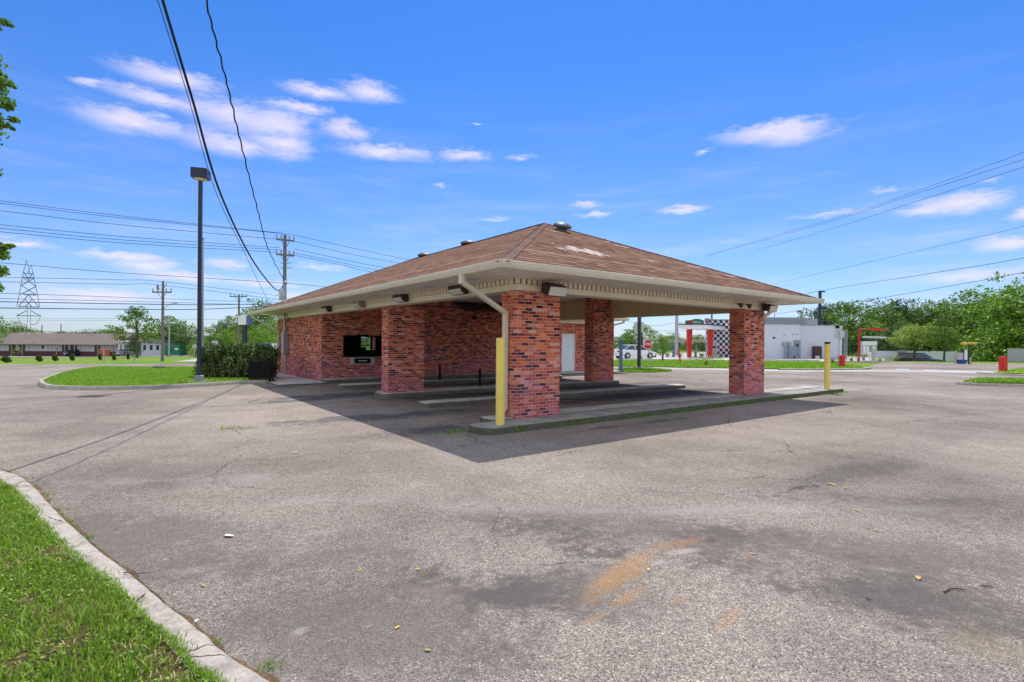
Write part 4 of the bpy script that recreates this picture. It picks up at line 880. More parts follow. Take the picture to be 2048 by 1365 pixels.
# electric service: meter box, conduit, mast
mb = MB(); mb.cbox(-.24, .02, 18.62, 18.98, 1.08, 2.12, .015); mt = mb.build('meter_cabinet', M['steel'], B)
MB().box(-.255, -.238, 18.7, 18.9, 1.45, 1.65).build('meter_face', M['palegrey'], mt)
mb = MB(); mb.cyl((-.14, 18.8, 2.1), (-.14, 18.8, ZF), .05); mb.cyl((-.1, 18.75, 1.1), (-.1, 18.75, .05), .035); mb.cyl((-.05, 19.1, 0.05), (-.05, 19.1, 2.7), .03); mb.build('conduit', M['steel'], B, smooth=True)
mb = MB(); mb.cyl((-.14, 18.8, 3.5), (-.14, 18.8, 4.55), .055); mb.lathe([(.14, 3.62), (.075, 3.75)], (-.14, 18.8, 0), 12); mb.lathe([(.05, 0), (.1, .03), (.11, .12), (.05, .2)], (-.14, 18.8, 4.5), 10); mast = mb.build('service_mast', M['galv'], B, smooth=True)
mb = MB(); mb.tube(smoothline([(-1.15, 20.6, 3.02), (-.9, 20.1, 2.96), (-.4, 19.2, 3.02), (-.1, 18.6, 3.0), (-.06, 18.55, 2.6)], 6), .014, 6); mb.build('service_wire', M['cable'], B, smooth=True)

# ------------------------------------------------------------------ bollards
def bollard(loc, r, h, mat, name, label, cat='bollard', group=None, square=False, capmat=None):
    mb = MB()
    if square: mb.cbox(loc[0] - r, loc[0] + r, loc[1] - r, loc[1] + r, loc[2], loc[2] + h, .02)
    else: mb.lathe([(r, 0), (r, h - .02), (r * .96, h)], loc, 20)
    o = mb.build(name, M[mat], smooth=not square); return tag(o, label, cat, group)
q = gnd(1000, 850, .13); bollard((q.x, q.y, .10), .088, 1.72, 'yellow', 'bollard', 'tall yellow steel bollard beside the nearest brick pillar and downspout', group='yellow bollards on the front island')
q = gnd(1654, 779, .13); b2 = bollard((q.x, q.y, .10), .095, 1.72, 'yellow', 'bollard', 'tall yellow steel bollard at the far right end of the front island', group='yellow bollards on the front island')
MB().lathe([(.0965, 1.66), (.0965, 1.722), (.05, 1.735)], (q.x, q.y, .10), 20).build('cap', M['black'], b2, smooth=True)
for (u, v, w_) in ((3.75, 7.05, 'nearer'), (3.96, 10.4, 'farther')):
    p = Wd(u, v, .1); bollard(p, .05, .66, 'black', 'short_post', 'short dark steel post on a canopy lane island, the %s of the two' % w_, 'post', 'short dark posts under the canopy')
def red_box(px, py, w, h, lab):
    q = gnd(px, py); o = bollard((q.x, q.y, 0), w, h, 'red', 'red_bollard', lab, group='red box bollards'); return o
q = gnd(1683, 735); mb = MB(); mb.M = Matrix.Translation(q) @ Matrix.Rotation(.6, 4, 'Z'); mb.cbox(-.2, .2, -.2, .2, 0, .93, .02)
tag(mb.build('red_bollard', M['red']), 'square red bollard on the grass under the grey-backed octagon sign', 'bollard', 'red box bollards')
q = gnd(2006, 744.5); mb = MB(); mb.M = Matrix.Translation(q) @ Matrix.Rotation(.25, 4, 'Z'); mb.cbox(-.17, .17, -.17, .17, 0, 1.02, .02)
tag(mb.build('red_bollard', M['red']), 'square red bollard at the right edge in front of the grey fence', 'bollard', 'red box bollards')
a = gnd(1361, 727); b = at(1357, 698, a.y); mb = MB(); mb.cyl(a, b, .07, .07, 10); lp = mb.build('leaning_post', M['red'], smooth=True); tag(lp, 'thin red marker post leaning left on the grass strip', 'post')
p = Wd(UE + .9, VW - .5, 0); mb = MB(); mb.cbox(p.x - .09, p.x + .09, p.y - .09, p.y + .09, 0, 1.95, .01); mb.box(p.x - .2, p.x + .2, p.y - .2, p.y + .2, 0, .12); tag(mb.build('blue_post', M['bluepost']), 'square blue-grey post standing by the far corner of the brick wall', 'post')

# ------------------------------------------------------------------ lamp posts
def lamp_post(base, top_z, r, headw, label, rz=0., pm='navy', basebox=True, head=True, square=True, group='parking lot lamp posts'):
    L = empty('lamp_post', base, rz, label, 'street lamp', group); h = top_z - base[2]
    mb = MB(); mb.tube([(0, 0, .3), (0, 0, h)], 1, rect=(r, r)) if square else mb.cyl((0, 0, .1), (0, 0, h), r, r * .7, 12); mb.build('pole', M[pm], L)
    mb = MB(); mb.cbox(-r * 2.2, r * 2.2, -r * 2.2, r * 2.2, 0, .32, .02); mb.cbox(-.36, .36, -.36, .36, -.02, .1, .02); mb.build('base', M['midgrey'], L)
    if head:
        w = headw; mb = MB(); mb.cbox(-w / 2, w / 2, -w * .45, w * .45, h - .02, h + w * .62, .02); hd = mb.build('lamp_head', M[pm], L)
        mb = MB(); mb.lathe([(w * .05, -.1), (w * .28, -.075), (w * .41, -.01)], (0, 0, h - .02), 16); mb.build('lens', M['lens'], hd, smooth=True)
    return L
q = gnd(398, 765, .1)
lamp_post((q.x, q.y, .05), at(398, 357, q.y).z, .062, .56, 'tall dark square lamp post with box head on the left lawn island', .25)
q = gnd(1639, 716); lamp_post((q.x, q.y, 0), at(1639, 585, q.y).z, .14, .1, 'tall dark lamp post in front of the white building', 0, 'navy', head=False)
mb = MB(); mb.M = Matrix.Translation((q.x, q.y, at(1639, 585, q.y).z)); mb.box(-.16, .6, -.16, .16, 0, .16); o = mb.build('lamp_head', M['navy']); o.parent = [c for c in COL.objects if c.name.startswith('lamp_post')][-1]; o.location = (-q.x, -q.y, 0)
for (px, py0, py1, lab) in ((1893, 718, 612, 'slim dark lamp post among the trees behind the parked van'), (1801, 719, 640, 'slim dark lamp post behind the small yellow-green tree')):
    q = gnd(px, py0); L = lamp_post((q.x, q.y, 0), at(px, py1, q.y).z, .055, .25, lab, 0, 'navy')
# grey sign pole behind the canopy with an oval sign
q = gnd(1278, 738); S = empty('pylon_sign', q, -.55, 'grey square sign pole with an oval sign hidden behind the canopy', 'sign')
MB().tube([(0, 0, .0), (0, 0, 4.6)], 1, rect=(.1, .1)).build('pole', M['darkpole'], S)
MB().cbox(-.3, .3, -.3, .3, 0, .14, .02).build('base', M['midgrey'], S)
mb = MB(); n = 32; mb.extr([(1.45 * math.cos(2 * math.pi * k / n), 4.75 + 1.3 * math.sin(2 * math.pi * k / n)) for k in range(n)], -.14, .14)
o = mb.build('sign_rim', M['rust'], S); o.rotation_euler = (0, 0, math.pi / 2)
mb = MB(); mb.extr([(1.32 * math.cos(2 * math.pi * k / n), 4.75 + 1.17 * math.sin(2 * math.pi * k / n)) for k in range(n)], -.16, .16); o = mb.build('sign_face', M['white'], S); o.rotation_euler = (0, 0, math.pi / 2)
q = at(1278, 655, 46); mb = MB(); mb.M = Matrix.Translation(q); mb.box(-.4, .4, -.1, .1, -.45, .45); mb.cyl((0, .0, -6), (0, 0, -.4), .05); tag(mb.build('roadside_sign', M['palegrey']), 'plain pale square sign partly hidden behind the grey sign pole', 'sign')

# ------------------------------------------------------------------ stop signs
def octagon(r): return [(r * math.cos(math.pi / 8 + k * math.pi / 4), r * math.sin(math.pi / 8 + k * math.pi / 4)) for k in range(8)]
def text_mesh(body, size, mat, parent, loc, rot, name='lettering', ext=.003):
    cu_ = bpy.data.curves.new(name, 'FONT'); cu_.body = body; cu_.size = size; cu_.align_x = 'CENTER'; cu_.align_y = 'CENTER'; cu_.extrude = ext; cu_.offset = .006 * size / .2
    tmp = bpy.data.objects.new(name, cu_); COL.objects.link(tmp); dg = bpy.context.evaluated_depsgraph_get()
    me = bpy.data.meshes.new_from_object(tmp.evaluated_get(dg)); bpy.data.objects.remove(tmp)
    me.materials.clear(); me.materials.append(mat); o = bpy.data.objects.new(name, me); COL.objects.link(o); o.parent = parent; o.location = loc; o.rotation_euler = rot; return o
def stop_sign(bpx, bpy_, cpx, cpy, rad, back, label, rz):
    q = gnd(bpx, bpy_); c = at(cpx, cpy, q.y); S = empty('stop_sign', q, 0, label, 'road sign')
    lean = Vector((c.x - q.x, 0, c.z - q.z)); mb = MB(); mb.tube([(0, 0, 0), tuple(lean * 1.12)], 1, rect=(.03, .02)); mb.build('post', M['galv'], S)
    y = -.03 if not back else .03
    mb = MB(); mb.extr([(a, b) for a, b in octagon(rad)], 0, .006); o = mb.build('sign_plate', M['palegrey'] if back else M['white'], S); o.rotation_euler = (0, 0, math.pi / 2 + rz); o.location = (lean.x, y, lean.z)
    if not back:
        mb = MB(); mb.extr([(a, b) for a, b in octagon(rad * .89)], -.01, -.002); mb.build('red_face', M['red'], o)
        mb.v; t = text_mesh('STOP', rad * .72, M['white'], o, (.018, 0, 0), (math.pi / 2, 0, math.pi / 2)); 
        o['f'] = 1
    return S, o
S, o = stop_sign(1303, 743, 1295.5, 689, .315, False, 'red octagonal stop sign on a slightly leaning post beyond the canopy', 0)
o.rotation_euler = (0, 0, -math.pi / 2)   # face (-x local side) towards the viewer
for ch in o.children:
    if ch.name.startswith('red_face'): ch.location = (.0085 + .01, 0, 0)
stop_sign(1677, 735, 1678.5, 668.5, .46, True, 'grey back of an octagonal sign on a post behind the red bollard', 0)

# ------------------------------------------------------------------ trees and foliage
def leafcloud(clumps, n, size, up=.35, flat=.75):
    """leaf quads spread through ellipsoid clumps: (centre, radii, weight)"""
    wts = np.array([c[2] for c in clumps], float); wts /= wts.sum(); idx = RNG.choice(len(clumps), n, p=wts)
    C = np.array([c[0] for c in clumps], float)[idx]; Rr = np.array([c[1] for c in clumps], float)[idx]
    d = RNG.normal(size=(n, 3)); d /= np.linalg.norm(d, axis=1)[:, None]; rr = RNG.uniform(.35, 1., n)[:, None] ** .45
    rr *= (1 + .22 * np.sin(d[:, :1] * 5 + C[:, :1] * 3) * np.cos(d[:, 1:2] * 6 + C[:, 1:2]))
    Pn = C + d * rr * Rr
    nrm = d * .6 + RNG.normal(size=(n, 3)) * .55 + np.array([0, 0, up]); nrm /= np.linalg.norm(nrm, axis=1)[:, None]
    t = np.cross(nrm, RNG.normal(size=(n, 3))); t /= np.linalg.norm(t, axis=1)[:, None]; b = np.cross(nrm, t)
    s = size * RNG.uniform(.55, 1.35, n)[:, None]
    V = np.stack([Pn - t * s * .55, Pn - b * s * .32 + nrm * s * .08, Pn + t * s * .55, Pn + b * s * .32 + nrm * s * .08], 1).reshape(-1, 3)
    F = np.arange(n * 4).reshape(n, 4); return V, F
def make_tree(h, cw, mat, leaf_n, leaf_s, name, trunk_h=.3, nclump=16, seed=0, sparse=False, base=.28, shape='round'):
    rs = random.Random(seed); T = bpy.data.objects.new(name, None); COL.objects.link(T)
    clumps = []; mb = MB(); tr = h * .022 + .03
    top = Vector((rs.uniform(-.05, .05) * h, rs.uniform(-.05, .05) * h, h * .72)); pts = smoothline([(0, 0, -.1), (rs.uniform(-.02, .02) * h, rs.uniform(-.02, .02) * h, h * trunk_h), top * .75 + Vector((0, 0, .1)), top], 4)
    mb.tube(pts, [tr * (1.25 - .95 * i / (len(pts) - 1)) for i in range(len(pts))], 8)
    for k in range(nclump):
        a = 2 * math.pi * (k * .381966 + rs.uniform(-.05, .05)); f = (k + .5) / nclump; zz = h * (base + (1 - base - .1) * f)
        prof_ = math.sin(math.pi * min(1, .18 + .82 * f) ** .8) ** .7 if shape == 'round' else (1 - f) ** .5
        rad = cw * .5 * prof_ * rs.uniform(.5, .92)
        c = Vector((math.cos(a) * rad, math.sin(a) * rad, zz)); r = cw * rs.uniform(.13, .22) * (.75 if sparse else 1)
        clumps.append((c, (r * 1.15, r * 1.15, r * .78), r ** 2)); st = pts[min(len(pts) - 1, int(len(pts) * min(.9, (zz / h) * .75)))]
        mid = st.lerp(c, .55) + Vector((0, 0, -.04 * h)); mb.tube(smoothline([st, mid, c], 3), [tr * .42 * (1 - .8 * i / 6) for i in range(7)], 5)
        for _ in range(3 if not sparse else 2):
            c2 = c + Vector((rs.gauss(0, 1), rs.gauss(0, 1), rs.gauss(0, .7))) * r * .95; r2 = r * rs.uniform(.35, .6); clumps.append((c2, (r2, r2, r2 * .8), r2 ** 2))
    if not sparse: clumps.append(((0, 0, h * .6), (cw * .3, cw * .3, h * .22), (cw * .2) ** 2))
    mb.build('trunk', M['bark'], T, smooth=True); V, F = leafcloud(clumps, leaf_n, leaf_s); quads('crown', V, F, M[mat], T); return T
PROTO = {}
def proto(key, *a, **k):
    PROTO[key] = make_tree(*a, **k); PROTO[key]['used'] = 0; return PROTO[key]
proto('A', 10, 8.5, 'leaf', 7000, .30, 'tree', seed=1, nclump=20)
proto('Bt', 10, 9.5, 'leafbright', 7500, .30, 'tree', seed=2, nclump=22, base=.12)
proto('Ct', 10, 7, 'leafdark', 6000, .30, 'tree', seed=3, nclump=18)
proto('D', 10, 8, 'leaf', 3600, .30, 'tree', seed=4, nclump=14, sparse=True, trunk_h=.4, base=.35)
proto('E', 10, 9, 'leafyel', 7500, .32, 'tree', seed=5, nclump=18, base=.5)
proto('F', 10, 12, 'leafdark', 8500, .34, 'bush', seed=6, nclump=22, base=.04, trunk_h=.1)
proto('G', 10, 13, 'leafbright', 8500, .34, 'bush', seed=8, nclump=22, base=.04, trunk_h=.1)
proto('H', 10, 9, 'leaf', 7500, .32, 'tree', seed=15, nclump=18, base=.45)
proto('Y', 4, 3.0, 'leafbright', 3000, .14, 'young_tree', seed=9, nclump=14, base=.32)
def plant(key, px, py_top, py_base, Y=None, label='', cat='tree', wscale=1., group=None, rz=None, name=None):
    src = PROTO[key]
    if Y is None: q = gnd(px, py_base)
    else: a, b = ray(px, py_base); q = Vector((a * Y, Y, hz(a * Y, Y)))
    top = at(px, py_top, q.y).z; h0 = 4 if key == 'Y' else 10; s = (top - q.z) / h0
    o = src if not src['used'] else copy_tree(src); src['used'] = 1
    o.location = q; o.scale = (s * wscale, s * wscale, s); o.rotation_euler = (0, 0, random.uniform(0, 6.28) if rz is None else rz); 
    tag(o, label, cat, group); return o
G1 = 'tall trees behind the white wall at right'
R_TREES = [('D', 1700, 597, 82, 'loose-crowned tree rising just right of the dark lamp post', 1.15), ('A', 1752, 606, 92, 'green tree above the red clearance bar', 1.), ('Ct', 1792, 595, 98, 'narrow dark tree with a pointed top, right of the red clearance bar', .85),
 ('A', 1832, 607, 102, 'rounded tree above the small yellow-green tree', 1.), ('D', 1872, 600, 98, 'thin tree with sky showing through its crown', 1.05), ('A', 1905, 606, 102, 'tree behind the slim lamp post among the right trees', 1.),
 ('A', 1940, 592, 84, 'tall tree left of the big bright tree at the right edge', 1.1), ('Ct', 1978, 588, 92, 'dark tree against the bright tree at the right edge', 1.), ('Bt', 2052, 552, 68, 'large bright green tree at the right edge of the photo', 1.15), ('Bt', 2105, 548, 66, 'broad bright tree just past the right edge', 1.4),
 ('Ct', 1650, 604, 90, 'dark tree partly behind the eave tip and lamp post', 1.), ('Bt', 2020, 600, 80, 'bright tree in front of the dark tree near the right edge', 1.2)]
for (k, px, pt, Y, lab, ws) in R_TREES: plant(k, px, pt, 722, Y, lab, 'tree', ws, G1)
R_TREES += [('A' if k % 2 else 'Bt', 2190 + 105 * k, 560 + 12 * (k % 3), 66 + 3 * (k % 3), 'tree well beyond the right edge of the photo', 1.2) for k in range(7)]
R_BUSH = [('G', 1725, 648, 80, 'vine-covered bright bush right of the white building', 1.3), ('F', 1770, 652, 104, 'dark dense bush behind the menu boards', 1.2), ('F', 1690, 650, 86, 'leafy growth rising behind the white building corner', 1.2), ('G', 1820, 655, 104, 'bright bush behind the small yellow-green tree', 1.2), ('G', 1880, 645, 104, 'bright arching bush behind the right young tree', 1.2),
 ('G', 1985, 655, 76, 'bright bank of bushes left of the grey fence', 1.0), ('F', 1990, 680, 70, 'low dark undergrowth beside the grey fence', 1.6), ('G', 2040, 640, 66, 'tall leafy bush above the grey fence', 1.3), ('G', 1948, 668, 86, 'light green bush above the faded yellow bar', 1.1), ('F', 1860, 668, 104, 'dark bush behind the parked van', 1.3), ('G', 2095, 640, 66, 'bush just past the right edge above the grey fence', 1.3), ('F', 1730, 672, 78, 'shaded bush right of the red clearance pole', 1.0)]
for (k, px, pt, Y, lab, ws) in R_BUSH: plant(k, px, pt, 722, Y, lab, 'bush', ws, 'bushes below the right trees')
plant('E', 1828, 650, 722, 60, 'small round yellow-green tree in front of the parked van', 'tree', 1.15); plant('H', 1888, 655, 725, 57, 'small green tree right of the parked van, left of the kiosk', 'tree', 1.0)
plant('Ct', 1786, 650, 720, 71, 'small dark tree between the menu boards and the yellow-green tree', 'tree', 1.35)
plant('Y', 1325, 667, 722, None, 'young bright green tree right of the red stop sign', 'young tree')
plant('D', 1283, 648, 700, 100, 'spreading tree behind the white car, seen under the canopy', 'tree', 1.7)
plant('A', 1255, 662, 700, 120, 'dark tree left of the grey sign pole, seen under the canopy', 'tree', 1.3)
for (k, px, pt, Y, lab, ws) in [('A', 1345, 668, 150, 'distant tree left of the red canopy columns', 1.5), ('D', 1395, 668, 140, 'distant tree between the two red columns', 1.6), ('F', 1405, 680, 130, 'low distant bush between the two red columns', 2.), ('F', 1330, 688, 140, 'low distant bush behind the young tree', 2.4)]: plant(k, px, pt, 702, Y, lab, 'tree', ws)
plant('A', 1600, 630, 715, 110, 'tree top peeping over the rooftop unit of the white building', 'tree', .5); plant('A', 1630, 640, 715, 100, 'small bright tree top between the white building and the lamp post', 'tree', .5)
# left and centre background
L_TREES = [('D', 274, 609, 716, 78, 'leggy bare-branched tree beside the motel end', .85), ('Ct', 268, 672, 712, 86, 'dark conical tree between motel and white house', .8), ('A', 345, 638, 712, 105, 'broad tree behind the green dumpster', 1.9), ('Ct', 372, 672, 712, 96, 'dark clump of tree right of the dumpster', 1.8),
 ('A', 225, 655, 712, 115, 'tree behind the right end of the motel roof', 1.7), ('F', 110, 664, 712, 165, 'low tree line above the motel roof, left of centre', 4.2), ('F', 195, 660, 712, 165, 'low tree line above the motel roof, right part', 3.), ('A', 30, 648, 712, 130, 'tree behind the motel under the steel tower', 2.0), ('Ct', 66, 660, 712, 140, 'round dark tree behind the motel, right of the tower foot', 1.5),
 ('A', 452, 638, 712, 100, 'tree left of the white and navy sign board', 1.3), ('A', 515, 606, 712, 105, 'tall tree between the sign board and the bank eave', 1.15), ('Bt', 455, 660, 712, 88, 'small bright tree left of the navy sign pole', 1.3), ('G', 520, 655, 712, 84, 'pale shrubby tree behind the hedge', 1.1), ('G', 545, 640, 712, 92, 'bright tree just left of the brick wall', 1.), ('F', 425, 675, 712, 84, 'dark round bush behind the hedge, beside the road sign', 1.2), ('F', 400, 682, 712, 90, 'dark low bush right of the tall lamp post', 1.6), ('Ct', 492, 640, 712, 110, 'dark tree behind the sign board', 1.2),
 ('Bt', 400, 672, 712, 80, 'yellow-green shrub beside the octagonal sign back', .9)]
for (k, px, pt, pb, Y, lab, ws) in L_TREES: plant(k, px, pt, pb, Y, lab, 'tree', ws)
plant('A', -52, 612, 712, 88, 'dark leafy tree cut by the left edge above the motel', 'tree', 1.1)
for (px, Y, ws) in ((620, 150, 5), (760, 160, 5), (900, 160, 5), (1060, 160, 5), (1180, 150, 5)): plant('F', px, 668, 700, Y, 'distant tree line hidden behind the bank', 'tree', ws, 'distant trees behind the bank')
for (px, Y, pt) in ((1270, 230, 684), (1330, 240, 686), (1500, 200, 684), (1585, 190, 686), (150, 260, 666), (60, 270, 666), (300, 230, 670), (390, 230, 672), (470, 230, 672)): plant('F', px, pt, 700, Y, 'far tree clump on the horizon at %s' % ('the left' if px < 700 else 'the right'), 'tree', 7., 'far tree clumps on the %s horizon' % ('left' if px < 700 else 'right'))
for kk, pr_ in PROTO.items():
    if 'used' in pr_: del pr_['used']
for o in COL.objects:
    if 'used' in o: del o['used']

# overhanging branches of a near tree standing left of the frame
NT_ = empty('leafy_tree', (-13.2, 9.0, .05), 0, 'near tree outside the frame whose leafy branches hang in at the left edge', 'tree')
mb = MB(); mb.tube(smoothline([(0, 0, -.1), (.1, .1, 2.5), (0, .2, 5), (.2, 0, 8.5)], 5), [.28 - .012 * i for i in range(16)], 10); clumps = []
tw = MB()
for (px, py, Y, r) in [(-26, 48, 10.6, .22), (8, 45, 10.8, .10), (20, 50, 10.8, .06), (-45, 165, 11, .45), (-6, 150, 11, .16), (12, 165, 11, .13), (25, 172, 11., .08), (5, 205, 11.1, .2), (18, 215, 11.1, .1), (28, 240, 11.1, .09), (5, 250, 11.1, .12), (22, 257, 11.1, .05), (-36, 230, 11.1, .3), (-90, 330, 11.2, .6),
                           (-15, 500, 11.4, .25), (5, 492, 11.4, .10), (22, 492, 11.4, .06), (8, 515, 11.4, .09), (-18, 540, 11.4, .28), (-2, 541, 11.4, .08), (-15, 575, 11.4, .17), (-110, 100, 10.8, .8), (-130, 250, 11., 1.), (-120, 420, 11.2, .8), (-190, 0, 11, 1.2), (-200, 350, 11.2, 1.3), (-130, -80, 11, .9), (-80, 560, 11.4, .5)]:
    c = at(px, py, Y) - Vector((-13.2, 9.0, .05)); clumps.append((c, (r * 1.1, r, r * .55), r ** 1.6))
    src = Vector((.1, .1, max(2.5, c.z - 1.2))); tw.tube(smoothline([src, src.lerp(c, .6) + Vector((0, 0, .15)), c], 4), [.05 - .0055 * i for i in range(9)], 5)
mb.build('trunk', M['bark'], NT_, smooth=True); tw.build('branches', M['bark'], NT_, smooth=True)
V, F = leafcloud(clumps, 22000, .085, .2); quads('crown', V, F, M['leafbright'], NT_)

# hedge and dark box beside the bank
hq = gnd(470, 763, .11)
hcl = []
for k in range(30):
    px = 415 + 125 * (k % 15) / 14 + random.uniform(-4, 4); row = k // 15; top = 694 + 3 * math.sin(k * 1.7) + (10 if px > 505 else 0)
    c = at(px, 708 + row * 22 + random.uniform(-4, 4), 22.6 + random.uniform(-.2, .5)); hcl.append((c - hq, (.38, .5, .40), 1))
for k in range(16):
    px = 408 + 112 * k / 15; c = at(px, 742 + random.uniform(-6, 6), 22.3 + random.uniform(-.1, .2)); hcl.append((c - hq, (.36, .36, .36), 1))
for k in range(14):
    px = 410 + 130 * k / 13; c = at(px, 697 + random.uniform(-2, 4) + (6 if px > 500 else 0), 22.7 + random.uniform(-.2, .4)); hcl.append((c - hq, (.22, .3, .13), .5))
HD = empty('hedge', hq, 0, 'bushy dark green hedge on the lawn left of the brick wall', 'hedge')
V, F = leafcloud(hcl, 34000, .095, .3); quads('foliage', V, F, M['hedge'], HD)
mb = MB()
for k in range(9): x = -1.2 + k * .3; mb.tube([(x, .7, -.1), (x + random.uniform(-.1, .1), .7, .5), (x + random.uniform(-.2, .2), .6, 1.0)], [.02, .016, .01], 5)
mb.build('stems', M['bark'], HD, smooth=True)
q = gnd(543, 762, .1); mb = MB(); PBx = empty('planter_box', (q.x, q.y, .05), .1, 'black box on short legs at the right end of the hedge', 'planter box')
mb.cbox(-.9, .0, 0, .5, .16, .84, .015); mb.build('box', M['black'], PBx)
for (x, y) in ((-.08, .05), (-.83, .05), (-.08, .42), (-.83, .42)): MB().box(x - .03, x + .03, y - .03, y + .03, 0, .158).build('leg', M['black'], PBx)

# small shrubs and weeds by the right
def shrub(q, w, h, mat, label, group=None, n=700, s=.05, cone=False):
    q = Vector(q); T = empty('shrub', q, 0, label, 'shrub', group); cl = []
    for k in range(8):
        a = k * 2.4; cl.append(((math.cos(a) * w * .22, math.sin(a) * w * .22, h * (.28 + .42 * (k % 3) / 2)), (w * .36, w * .36, h * .32), 1))
    V, F = leafcloud(cl, n, s); V[:, 2] = np.maximum(V[:, 2], .01); quads('foliage', V, F, M[mat], T)
    mb = MB(); mb.cyl((0, 0, -.05), (0, 0, h * .4), w * .08 + .01, w * .04 + .005, 6); mb.build('stem', M['bark'], T); return T
g_ = 'clipped bushes in a row before the motel'
for i, (px, wpx, py, lab) in enumerate([(12, 20, 725.5, 'widest clipped bush at the left end of the motel row'), (78, 13, 723.5, 'second clipped bush from the left in the motel row'), (110, 12, 722.5, 'third clipped bush from the left in the motel row'), (144, 10, 721.8, 'clipped bush in front of the dark parked car'), (200, 6.5, 720.8, 'narrow clipped bush before the motel, right of the dark car'), (228, 7.5, 720.8, 'clipped bush before the last motel door'), (256, 5.5, 719.5, 'smallest clipped bush, in front of the silver car')]):
    q = gnd(px, py); mpp = q.y / FPX; shrub(q, wpx * mpp * .72, 13 * mpp, 'hedge', lab, g_, 2200, .13)
shrub(gnd(1665, 728), .75, .65, 'leafdark', 'small dark round shrub left of the square red bollard'); shrub(gnd(1703, 724), 1.9, .95, 'leafyel', 'yellow-green shrub just right of the red bollard'); shrub(gnd(1717, 723), 1.8, 1.15, 'leafyel', 'yellow-green shrub beside the red clearance pole')
shrub(gnd(1412, 732), 2.6, .9, 'leafyel', 'straggly pale weeds on the grass strip left of the right pillar', n=900, s=.08); shrub(gnd(1790, 722), 1., .7, 'leafyel', 'small dry shrub against the white wall'); shrub(gnd(1760, 723), 1.2, .5, 'leafyel', 'low plants at the foot of the menu boards')
shrub(gnd(390, 714), 2., 1.3, 'leafyel', 'pale shrub at the foot of the octagonal sign back', n=500, s=.15)

# ------------------------------------------------------------------ vehicles
def car(loc, rz, mat, label, kind='sedan', scale=1.):
    C = empty('parked_car', loc, rz, label, 'car'); C.scale = (scale,) * 3
    L = 4.6; Wd_ = .9
    if kind == 'sedan': st = [(-2.3, .45, .78, .70), (-2.2, .28, .92, .82), (-1.5, .22, .98, .90), (-.5, .2, .95, .92), (.8, .2, .92, .92), (1.5, .22, .86, .9), (2.15, .28, .72, .82), (2.3, .42, .62, .68)]; gh = [(-1.75, .97), (-.95, 1.40), (.35, 1.42), (1.25, .93)]
    else: st = [(-2.35, .45, .98, .78), (-2.28, .3, 1.05, .88), (-1.5, .25, 1.08, .93), (-.5, .22, 1.08, .94), (.8, .22, 1.04, .94), (1.6, .25, 1.0, .92), (2.2, .3, .88, .85), (2.35, .45, .7, .72)]; gh = [(-2.25, 1.07), (-1.95, 1.68), (.3, 1.72), (1.2, 1.06)]
    vs = []; 
    for (x, zb_, zt, hw_) in st:
        for (yy, zz) in ((-hw_ * .9, zb_), (-hw_, (zb_ + zt) / 2), (-hw_ * .93, zt - .03), (-hw_ * .8, zt), (hw_ * .8, zt), (hw_ * .93, zt - .03), (hw_, (zb_ + zt) / 2), (hw_ * .9, zb_)): vs.append((x, yy, zz))
    n = 8; fs = [(i * n + k, i * n + (k + 1) % n, (i + 1) * n + (k + 1) % n, (i + 1) * n + k) for i in range(len(st) - 1) for k in range(n)] + [tuple(range(n - 1, -1, -1)), tuple(range((len(st) - 1) * n, len(st) * n))]
    body = MB().add(vs, fs).build('body', M[mat], C, smooth=True)
    w0, w1 = .80, .62; vs = []
    for (x, z), w in zip(gh, (w0, w1, w1, w0)): vs += [(x, -w, z), (x, w, z)]
    MB().add(vs, [(0, 2, 4, 6), (1, 7, 5, 3), (0, 1, 3, 2), (2, 3, 5, 4), (4, 5, 7, 6), (0, 6, 7, 1)]).build('windows', M['darkglass'], C)
    (xa, za), (xb, zb2) = gh[1], gh[2]; MB().cbox(xa - .05, xb + .05, -w1 - .015, w1 + .015, za - .02, max(za, zb2) + .035, .02).build('roof', M[mat], C)
    mb = MB()
    for s_ in (-1, 1):
        for i, (a, b) in enumerate(((gh[0], gh[1]), (gh[3], gh[2]))): mb.tube([(a[0], s_ * (w0 + .01), a[1]), (b[0], s_ * (w1 + .01), b[1])], .035, 5)
        mb.tube([((gh[1][0] + gh[2][0]) / 2 - .1, s_ * (w0 + .0), .98 if kind == 'sedan' else 1.07), ((gh[1][0] + gh[2][0]) / 2 - .1, s_ * (w1 + .01), zb2)], .035, 5)
    mb.build('pillars', M[mat], C)
    for x in (-1.4, 1.4):
        for s_ in (-1, 1):
            w = MB().cyl((x, s_ * .74, .33), (x, s_ * .95, .33), .33, .33, 18).build('wheel', M['rubber'], C); MB().cyl((x, s_ * .945, .33), (x, s_ * .965, .33), .21, .19, 12).build('rim', M['galv'], w)
    zt = .78 if kind == 'sedan' else .9
    for s_ in (-1, 1):
        MB().box(-2.31, -2.2, s_ * .5 - .2, s_ * .5 + .2, zt - .1, zt + .06).build('tail_light', M['taillight'], C); MB().box(2.16, 2.32, s_ * .5 - .18, s_ * .5 + .18, .55, .66).build('headlight', M['white'], C)
    MB().box(-2.36, -2.3, -.25, .25, .5, .62).build('number_plate', M['white'], C); MB().box(-2.37, -2.2, -.75, .75, .3, .44).build('bumper', M[mat], C)
    return C
q = gnd(1268, 717.3); car(q, .38, 'carwhite', 'white saloon car parked across the side street behind the grey pole', scale=1.05)
q = gnd(155, 713.2); car(q, 1.25, 'cardark', 'dark saloon car parked in front of the motel doors'); q = gnd(258, 712); car(q, 1.35, 'carsilver', 'silver saloon car parked by the end of the motel')
